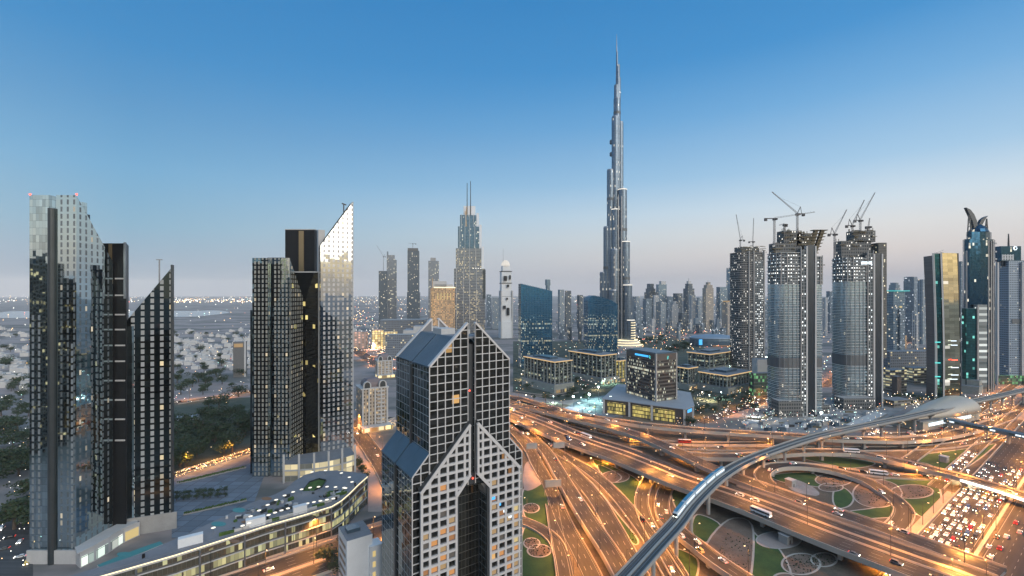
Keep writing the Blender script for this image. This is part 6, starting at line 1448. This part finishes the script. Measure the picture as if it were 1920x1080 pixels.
# ------------------------------------------------------------------ vehicles
CARC = dict(white=(.75,.75,.74), silver=(.4,.41,.42), black=(.015,.015,.018), red=(.4,.02,.015), grey=(.13,.135,.14), gold=(.6,.42,.1), blue=(.04,.09,.25))
def car_paint(n, c):
    m, nt, b = newmat('car_paint_'+n); b.inputs['Base Color'].default_value = (*c,1); b.inputs['Roughness'].default_value = .3; b.inputs['Coat Weight'].default_value = .6; return m
CP = {k: car_paint(k, c) for k, c in CARC.items()}
M['tyre'] = plain('tyre_rubber', (.02,.02,.02)); M['carglass'] = plain('car_glass', (.02,.025,.03), .08, .3); M['head'] = emit('headlamp', (1,.95,.82), 9); M['tail'] = emit('tail_lamp', (1,.05,.02), 3)
def car_proto(colour, kind, lights=True):
    r = thing('car', 'x', 'car', (0,0,-90)); L, W, H = dict(sedan=(4.6,1.85,1.45), suv=(4.9,2.0,1.85), van=(5.4,2.1,2.3))[kind]
    hb = .95 if kind != 'van' else 1.15
    def ring(y, k=1): return y
    prof = [(-L/2,.35),(-L/2+.1,.75),(-L/2+.9,hb-.08),(L/2-.8,hb),(L/2-.05,.8),(L/2,.35)] if kind != 'van' else [(-L/2,.35),(-L/2+.05,.8),(-L/2+.7,hb),(L/2-.1,hb),(L/2,.8),(L/2,.35)]
    b = MB(); b.loft([[(x,-W/2*.94,z) for x,z in prof],[(x,-W/2,z*.98) for x,z in prof],[(x,W/2,z*.98) for x,z in prof],[(x,W/2*.94,z) for x,z in prof]])
    cab = dict(sedan=[(-.95,hb-.1),(-.35,H),(1.0,H),(1.75,hb-.05)], suv=[(-1.1,hb-.1),(-.55,H),(1.9,H),(2.25,hb-.05)], van=[(-1.9,hb-.1),(-1.35,H),(2.5,H),(2.6,hb-.05)])[kind]
    b.loft([[(x,-W/2*(.9 if z < H-.1 else .74),z) for x,z in cab],[(x,W/2*(.9 if z < H-.1 else .74),z) for x,z in cab]])
    b.build('body', CP[colour], r)
    b = MB()
    for sd in (-1,1):
        q = [(x*.96+.01,z) for x,z in [(cab[0][0]+.15,hb+.02),(cab[1][0]+.05,H-.12),(cab[2][0]-.05,H-.12),(cab[3][0]-.2,hb+.02)]]
        b.poly([(x, sd*W/2*((.92 if z < H-.2 else .775)),z) for x,z in q][::sd])
    for a, c, s in ((cab[0],cab[1],-1),(cab[3],cab[2],1)):
        b.poly([(a[0]+s*.03-s*.12,-W*.4,a[1]+.15),(a[0]+s*.03-s*.12,W*.4,a[1]+.15),(c[0]+s*.05,W*.34,c[1]-.1),(c[0]+s*.05,-W*.34,c[1]-.1)])
    b.build('window', M['carglass'], r)
    for x in (-L*.31, L*.31):
        for sd in (-1,1):
            b = MB(); n = 8; b.loft([[(x+.33*math.cos(2*PI*i/n), sd*(W/2-.2+q), .33+.33*math.sin(2*PI*i/n)) for i in range(n)] for q in (0,.22)]); b.build('wheel', M['tyre'], r)
    for sd in (-1,1):
        b = MB(); b.box(-L/2-.02, sd*W*.34, .58, .14, .44, .24); b.build('headlight', M['head'], r)
        b = MB(); b.box(L/2+.02, sd*W*.36, .68, .12, .4, .2); b.build('tail_light', M['tail'], r)
    return r
CPR = {}; cpos = []
def put_car(p, ang, label, group, colour=None, kind=None, gap=5.6):
    for q in cpos:
        if (q-p).length < gap*.55: return
    cpos.append(Vector(p))
    colour = colour or rnd.choices(['white','silver','black','red','grey','gold','blue'], [48,18,12,4,10,4,4])[0]; kind = kind or rnd.choices(['sedan','suv','van'], [5,4,1])[0]
    k = (colour, kind)
    if k not in CPR: CPR[k] = car_proto(colour, kind); o = CPR[k]
    else: o = copy_tree(CPR[k])
    o.location = p; o.rotation_euler = (0,0,ang); nm = dict(sedan='saloon', suv='off-roader', van='van')[kind]
    o['label'] = f'{colour} {nm} {label}'; o['group'] = f'{colour} {nm}s {group}'; o['category'] = 'van' if kind == 'van' else 'car'
def on_road(rd, f, lane, rev=False):
    C, S = rd['C'], rd['S']; s = f*S[-1]
    i = max(k for k in range(len(S)) if S[k] <= s); i = min(i, len(C)-2); t = rd['T'][i]; n = Vector((-t.y,t.x,0)); lw = rd['w']/rd['lanes']
    p = C[i]+(C[i+1]-C[i])*((s-S[i])/max(.01,S[i+1]-S[i]))+n*(-rd['w']/2+(lane+.5)*lw); p.z += rd['h']+.02
    return p, math.atan2(t.y, t.x)+(0 if rev else PI)     # rev: nose points back along the road
UA = math.atan2(U.y, U.x)
for lane in range(6):
    t = -70+rnd.uniform(0,6)
    while t < 205:
        p = O0+NV*(2.6+3.55*lane+1.2+rnd.uniform(-.4,.4))+U*(t-12); px = 960+p.x/p.y*F
        if (rnd.random() < .86 and (t < 128 or t > 146)): p.z = .1; put_car(p, UA, 'in the packed headlight jam below the white-lit flyover' if t < 138 else 'in the glaring jam beyond the white-lit flyover', 'in the near jam' if t < 138 else 'in the far jam')
        t += rnd.uniform(7.4,13) if t < 138 else rnd.uniform(8,13)
for k, (px, py, c) in enumerate(((1855,957,'black'),(1905,982,'red'),(1869,1009,'black'),(1887,1008,'white'),(1854,1027,'white'),(1875,1030,'red'),(1858,1046,'white'),(1912,1000,'silver'))):
    p = G(px, py); p.z = .1; put_car(p, UA+PI, 'on the nearly empty carriageway right of the jam', 'on the carriageway right of the jam', c, 'suv' if k % 2 else 'sedan')
for t in range(0, 110, 11):
    for lane in (0, 1):
        if rnd.random() < .75: p = O0+NV*(33+4*lane)+U*(t+115+rnd.uniform(0,4)); p.z = .1; put_car(p, UA, 'queuing on the side road left of the far jam', 'on the side road by the far jam')
NEARL = 'on the'
for key, n, lab, grp in (('main', 17, 'crossing the widest flyover', 'on the widest flyover'), ('upper', 12, 'on the long upper flyover', 'on the long upper flyover'), ('second', 8, 'on the narrow branching flyover', 'on the narrow branching flyover'), ('white_lit', 9, 'on the flyover with the white lit edge', 'on the white-lit flyover'),
                         ('loop', 5, 'on the teardrop loop ramp', 'on the loop ramp'), ('g12', 6, 'on the raised slip road by the gridded tower', 'on the raised slip road'), ('g10', 6, 'on the slip road beneath the widest flyover', 'on the long slip road'), ('g13', 5, 'on the slip road next to the lawn', 'on the lawn-side slip road'), ('g7', 7, 'on the service road behind the loop', 'on the loop service road'),
                         ('g15', 6, 'on the road between upper flyover and metro', 'on the middle service road'), ('g17', 7, 'on the road below the station', 'on the station road'), ('g9', 2, 'on the small curved slip road', 'on the curved slip road'), ('l2', 6, 'on the orange boulevard before the mall', 'on the mall boulevard'), ('l4', 6, 'on the street by the lit lobby', 'on the lobby street'), ('l1', 3, 'on the frontage road along the mall', 'on the mall frontage road'), ('l7', 8, 'on the avenue behind the dark park', 'on the park avenue'), ('l6', 8, 'parked on the orange street beside the park', 'on the park street')):
    rd = RD[key]
    for k in range(n):
        lane = rnd.randrange(rd['lanes']); p, a = on_road(rd, rnd.uniform(.04,.97), lane)
        put_car(p, a if lane < rd['lanes']/2 or rd['lanes'] < 3 else a+PI, lab, grp)
for k, f in enumerate((.30,.36,.42,.50,.60,.66,.72,.80)):
    p, a = on_road(RD['ramp_near'], f+.02, k % 2); put_car(p, a+PI, 'descending the curved slip ramp under the flyover', 'on the curved slip ramp')
for k in range(30):
    p, a = on_road(RD['l10'], .1+.85*rnd.random(), rnd.randrange(4)); put_car(p, a+PI, 'stuck in the red tail-light queue by the building site', 'in the tail-light queue', gap=6)
for k in range(12):
    p = G(rnd.uniform(1085,1150), rnd.uniform(748,778)); p.z = .1; put_car(p, .9, 'parked in the green-white floodlit car park', 'in the floodlit car park', gap=7)
for k in range(12):
    p = G(rnd.uniform(1630,1655), rnd.uniform(806,815)); p.z = .1; put_car(p, .6, 'parked under the metro viaduct by the piers', 'parked under the viaduct', gap=6)
def bus(label, rd, f, lane, body, rev=False):
    p, a = on_road(RD[rd], f, lane); r = thing('bus', label, 'bus', tuple(p), a+(PI if rev else 0)); b = MB(); b.box(0,0,.5,11.5,2.5,2.6); b.build('body', body, r)
    b = MB(); b.box(0,0,1.7,11.0,2.56,.95); b.build('window_band', M['carglass'], r); b = MB(); b.box(0,0,3.12,10.8,2.2,.12); b.build('roof', M['white'], r)
    for x in (-3.6,3.4):
        for sd in (-1,1):
            b = MB(); b.loft([[(x+.48*math.cos(2*PI*i/10), sd*(1.05+q), .48+.48*math.sin(2*PI*i/10)) for i in range(10)] for q in (0,.22)]); b.build('wheel', M['tyre'], r)
    for sd in (-1,1):
        b = MB(); b.box(-5.8,sd*.9,.9,.14,.4,.3); b.build('headlight', M['head'], r)
bus('white coach on the widest flyover near the viaduct', 'main', .44, 7, M['white']); bus('red bus on the road under the upper flyover', 'g16', .62, 1, CP['red']); bus('white minibus low on the widest flyover', 'main', .80, 1, M['white']); bus('white coach on the upper left of the widest flyover', 'main', .17, 6, M['white']); bus('long white bus on the flyover with the lit edge', 'white_lit', .52, 1, M['white']); bus('pale coach on the service road behind the loop', 'g7', .6, 1, M['white'])
for q in list(CPR.values()):
    pass
for k in range(9):
    p = G(rnd.uniform(2, 52), 955+k*13+rnd.uniform(-4,4)); p.z = .1; put_car(p, rnd.choice((.5,.6,2.1)), 'parked on the dim street corner at the left edge', 'at the left edge', gap=6)
for k in range(14):
    px, py = (345+k*13, 905-k*3.2) if k < 9 else (360+(k-9)*22, 962-(k-9)*5); p = G(px, py); r = thing('planter', 'low concrete planter with clipped hedge on the grey plaza', 'planter', (p.x,p.y,.05), .6, 'planters on the grey plaza')
    b = MB(); b.box(0,0,0,9,2.2,.8); b.build('trough', M['conc'], r); b = MB()
    for q in range(40): b.box(rnd.uniform(-4.2,4.2), rnd.uniform(-.8,.8), .8, .5, .4, rnd.uniform(.3,1.1), rnd.uniform(0,3))
    b.build('hedge', M['lawn_lit'], r)
# ------------------------------------------------------------------ overhead signs, kiosks
M['signback'] = plain('sign_back_panel', (.36,.35,.33), .5, .2)
for px, py, w, label in ((997,838,9,'grey sign gantry panel near the gridded tower, upper one'), (1037,912,11,'wide grey sign gantry panel over the lawn-side slip road'), (1048,836,10,'pale overhead sign on a curved pole beside the widest flyover')):
    p = G(px, py+16); r = thing('sign_gantry', label, 'road sign', tuple(p), math.radians(10)); b = MB(); b.box(0,0,5.6,w,.5,5); b.build('panel', M['signback'], r)
    for x in (-w/2-.4, w/2+.4):
        b = MB(); b.cyl(x,.3,0,10.6,.25,.2,8); b.build('post', M['steel'], r)
    b = MB(); b.bar((-w/2-.4,.3,10.2),(w/2+.4,.3,10.2),.35); b.build('crossbeam', M['steel'], r)
for px, py, label in ((1473,1017,'small cube kiosk on the paved oval by the pier'), (1482,893+18,'pale block hut on the loop lawn'), (1770,866,'greenish hut on the lawn by the lit flyover')):
    p = G(px, py); r = thing('kiosk', label, 'hut', tuple(p), .5); b = MB(); b.box(0,0,0,5,5,4.6); b.build('walls', M['viad'], r); b = MB(); b.box(0,0,4.62,5.6,5.6,.35); b.build('roof', M['conc_lt'], r); b = MB(); b.box(0,-2.55,.1,1.2,.1,2.2); b.build('door', M['brown'], r)
# low planting in the beds (nobody could count it)
b = MB()
for (ex, ey, rx, ry, n) in ((996,953,14,8,160),(997,1019,14,9,160),(1011,1033,20,11,220),(1154,894,24,10,160),(1563,900,31,11,200),(1558,914,20,7,120),(1710,922,37,12,240),(1502,1058,33,18,320),(1645,926,43,23,420),(1545,1050,22,12,180),(1380,1040,34,44,420),(1470,990,60,14,160),(1300,935,16,14,120),(1185,1010,8,10,60)):
    for _ in range(n//3):
        a, q = rnd.uniform(0, 6.28), rnd.random()**.5; p = G(ex+rx*q*math.cos(a), ey+ry*q*math.sin(a)); s = rnd.uniform(.15,.45)
        for w in range(3):
            t = rnd.uniform(0, 3.14); d = Vector((math.cos(t),math.sin(t),0))*s; b.poly([p-d+Vector((0,0,.05)), p+d+Vector((0,0,.05)), p+d*.6+Vector((0,0,s*1.3)), p-d*.6+Vector((0,0,s*1.3))])
tag(b.build('ground_cover', M['leaf']), kind='stuff')
# ------------------------------------------------------------------ far city lights (nobody could count them)
def city_lights():
    cols = [('w', emit('far_lamp_white', (1,.93,.8), 5)), ('o', emit('far_lamp_orange', (1,.6,.25), 5)), ('r', emit('far_lamp_red', (1,.25,.15), 4)), ('g', emit('far_lamp_green', (.6,1,.85), 4))]
    b = MB()
    def dot(x, y, z, mi, k=1.0):
        s = .32*k*math.hypot(x, y)/456; s = max(.22, min(s, 9.0))
        b.poly([(x-s,y,z),(x,y-s,z),(x+s,y,z),(x,y+s,z)], mi); b.poly([(x-s,y,z),(x,y,z-s),(x+s,y,z),(x,y,z+s)], mi); b.poly([(x,y-s,z),(x,y,z-s),(x,y+s,z),(x,y,z+s)], mi)
    def rows(n, x0, x1, y0, y1, mix, k=1.0, z=7, p=1.0):
        for _ in range(n):
            py = y0+(y1-y0)*rnd.random()**p; px = rnd.uniform(x0, x1); g = G(px, py, z); dot(g.x, g.y, z, rnd.choices(range(4), mix)[0], k*rnd.uniform(.5,1.3))
    rows(420, -40, 720, 553.5, 566, (6,4,.3,.3), 1.0); rows(110, 320, 480, 560, 567, (5,6,0,0), 1.2); rows(260, 660, 1120, 555, 572, (5,5,.3,.3), .8)
    rows(120, -40, 720, 566, 600, (5,4,.6,.3), .8); rows(300, -40, 480, 600, 760, (6,4,.3,.3), .75); rows(420, 655, 800, 575, 660, (6,6,2.2,.5), .85); rows(180, 690, 790, 640, 690, (3,6,7,1), .9)
    rows(500, 965, 1180, 575, 730, (5,5,.5,2), .75); rows(420, 1170, 1440, 560, 640, (7,3,.5,1.4), .7); rows(240, 1178, 1420, 612, 655, (3,8,4,.5), .95); rows(260, 1260, 1460, 690, 800, (5,5,1.2,1.6), .7); rows(260, 1400, 1660, 745, 810, (6,2,.4,3), .75); rows(160, 1540, 1740, 620, 700, (3,7,1,.5), .9); rows(130, 1650, 1900, 735, 770, (5,5,.4,.4), .8)
    rows(160, 1680, 1990, 745, 830, (3,7,.4,0), .8); rows(60, 1150, 1440, 552, 560, (6,3,.3,.6), .8); rows(60, -30, 60, 780, 1060, (6,2,.4,.2), .6)
    for _ in range(120): px = rnd.uniform(330, 470); g = G(px, 892-(px-322)*.32+rnd.uniform(-5,5), 4); dot(g.x, g.y, 4, 1, .9)
    for _ in range(420):      # the city behind the eye, seen only in the mirrored glass
        a = rnd.uniform(PI, 2*PI); d = rnd.uniform(150, 1800)*rnd.uniform(.5,1); dot(d*math.cos(a), d*math.sin(a), rnd.uniform(2, 22), rnd.choices(range(4), (4,6,1,.5))[0], 3.2)
    tag(b.build('city_lights', [m for _, m in cols]), kind='stuff')
city_lights()

M['rear1'] = facade('rear_dark_glass', ((.03,.04,.045),.7,.15), ((.08,.08,.08),.1,.5), 3.8, 3, .3, .3, .1, (1,.75,.4), 1.0, 0, clump=.04); M['rear2'] = facade('rear_brown_wall', ((.04,.045,.05),.5,.2), ((.16,.13,.1),0,.7), 3.8, 3.6, .45, .35, .14, (1,.7,.3), 1.0, 0, clump=.04)
for k in range(30):  # towers out of view, added to give the mirrored glass a dark reflection
    if k < 18: x, y, h = -1010+k*34+rnd.uniform(-10,10), rnd.uniform(-90, 40), rnd.uniform(95, 172)
    else: x, y, h = -260+(k-18)*52+rnd.uniform(-12,12), -rnd.uniform(120, 300), rnd.uniform(40, 110)
    if y > 0 and x > -1.3*y-160: continue
    r = thing('rear_tower', 'tower behind the viewpoint, visible only as a reflection in the mirrored glass', 'skyscraper', (x, y, 0), rnd.uniform(-.2,.4), 'towers reflected in the mirrored glass')
    b = MB(); b.box(0,0,0,rnd.uniform(26,36),rnd.uniform(22,30),h,0,0,1); b.build('shaft', [M[rnd.choice(('rear1','rear2'))], M['roof_grey']], r); b = MB(); b.box(0,0,h,14,12,6); b.build('plant_room', M['conc_dark'], r)
for x, y, w, h in ((-436,58,34,168),(-470,22,36,150),(-505,-14,34,174),(-478,66,30,132),(-540,-48,36,158),(-452,-6,30,120),(-575,-80,36,165),(-522,20,34,140)):  # unseen cluster added so the tallest mirrored tower reflects dark lower down
    r = thing('rear_tower', 'tower behind the viewpoint, visible only as a reflection in the mirrored glass', 'skyscraper', (x, y, 0), .25, 'towers reflected in the mirrored glass')
    b = MB(); b.box(0,0,0,w,30,h,0,0,1); b.build('shaft', [M['rear1' if h > 145 else 'rear2'], M['roof_grey']], r); b = MB(); b.box(0,0,h,14,12,6); b.build('plant_room', M['conc_dark'], r)
b = MB(); b.poly([(-1400,-1500,.006),(1400,-1500,.006),(1400,20,.006),(-1400,20,.006)]); tag(b.build('verge', M['verge']), kind='structure')  # unseen dark sheet behind the eye, added to darken the mirrored reflections
# ------------------------------------------------------------------ air
def make_haze():
    m = bpy.data.materials.new('hazy_air'); m.use_nodes = True; nt = m.node_tree
    for n in list(nt.nodes): nt.nodes.remove(n)
    out = nd(nt, 'ShaderNodeOutputMaterial'); v = nd(nt, 'ShaderNodeVolumePrincipled')
    v.inputs['Color'].default_value = (.98,.985,1,1); v.inputs['Density'].default_value = HAZE; v.inputs['Anisotropy'].default_value = -.25
    nt.links.new(v.outputs[0], out.inputs['Volume'])
    b = MB(); b.box(0, 0, -1.5, 52000, 52000, 862); o = b.build('haze', m); tag(o, kind='stuff'); return o
HAZE = 4.2e-5
make_haze()
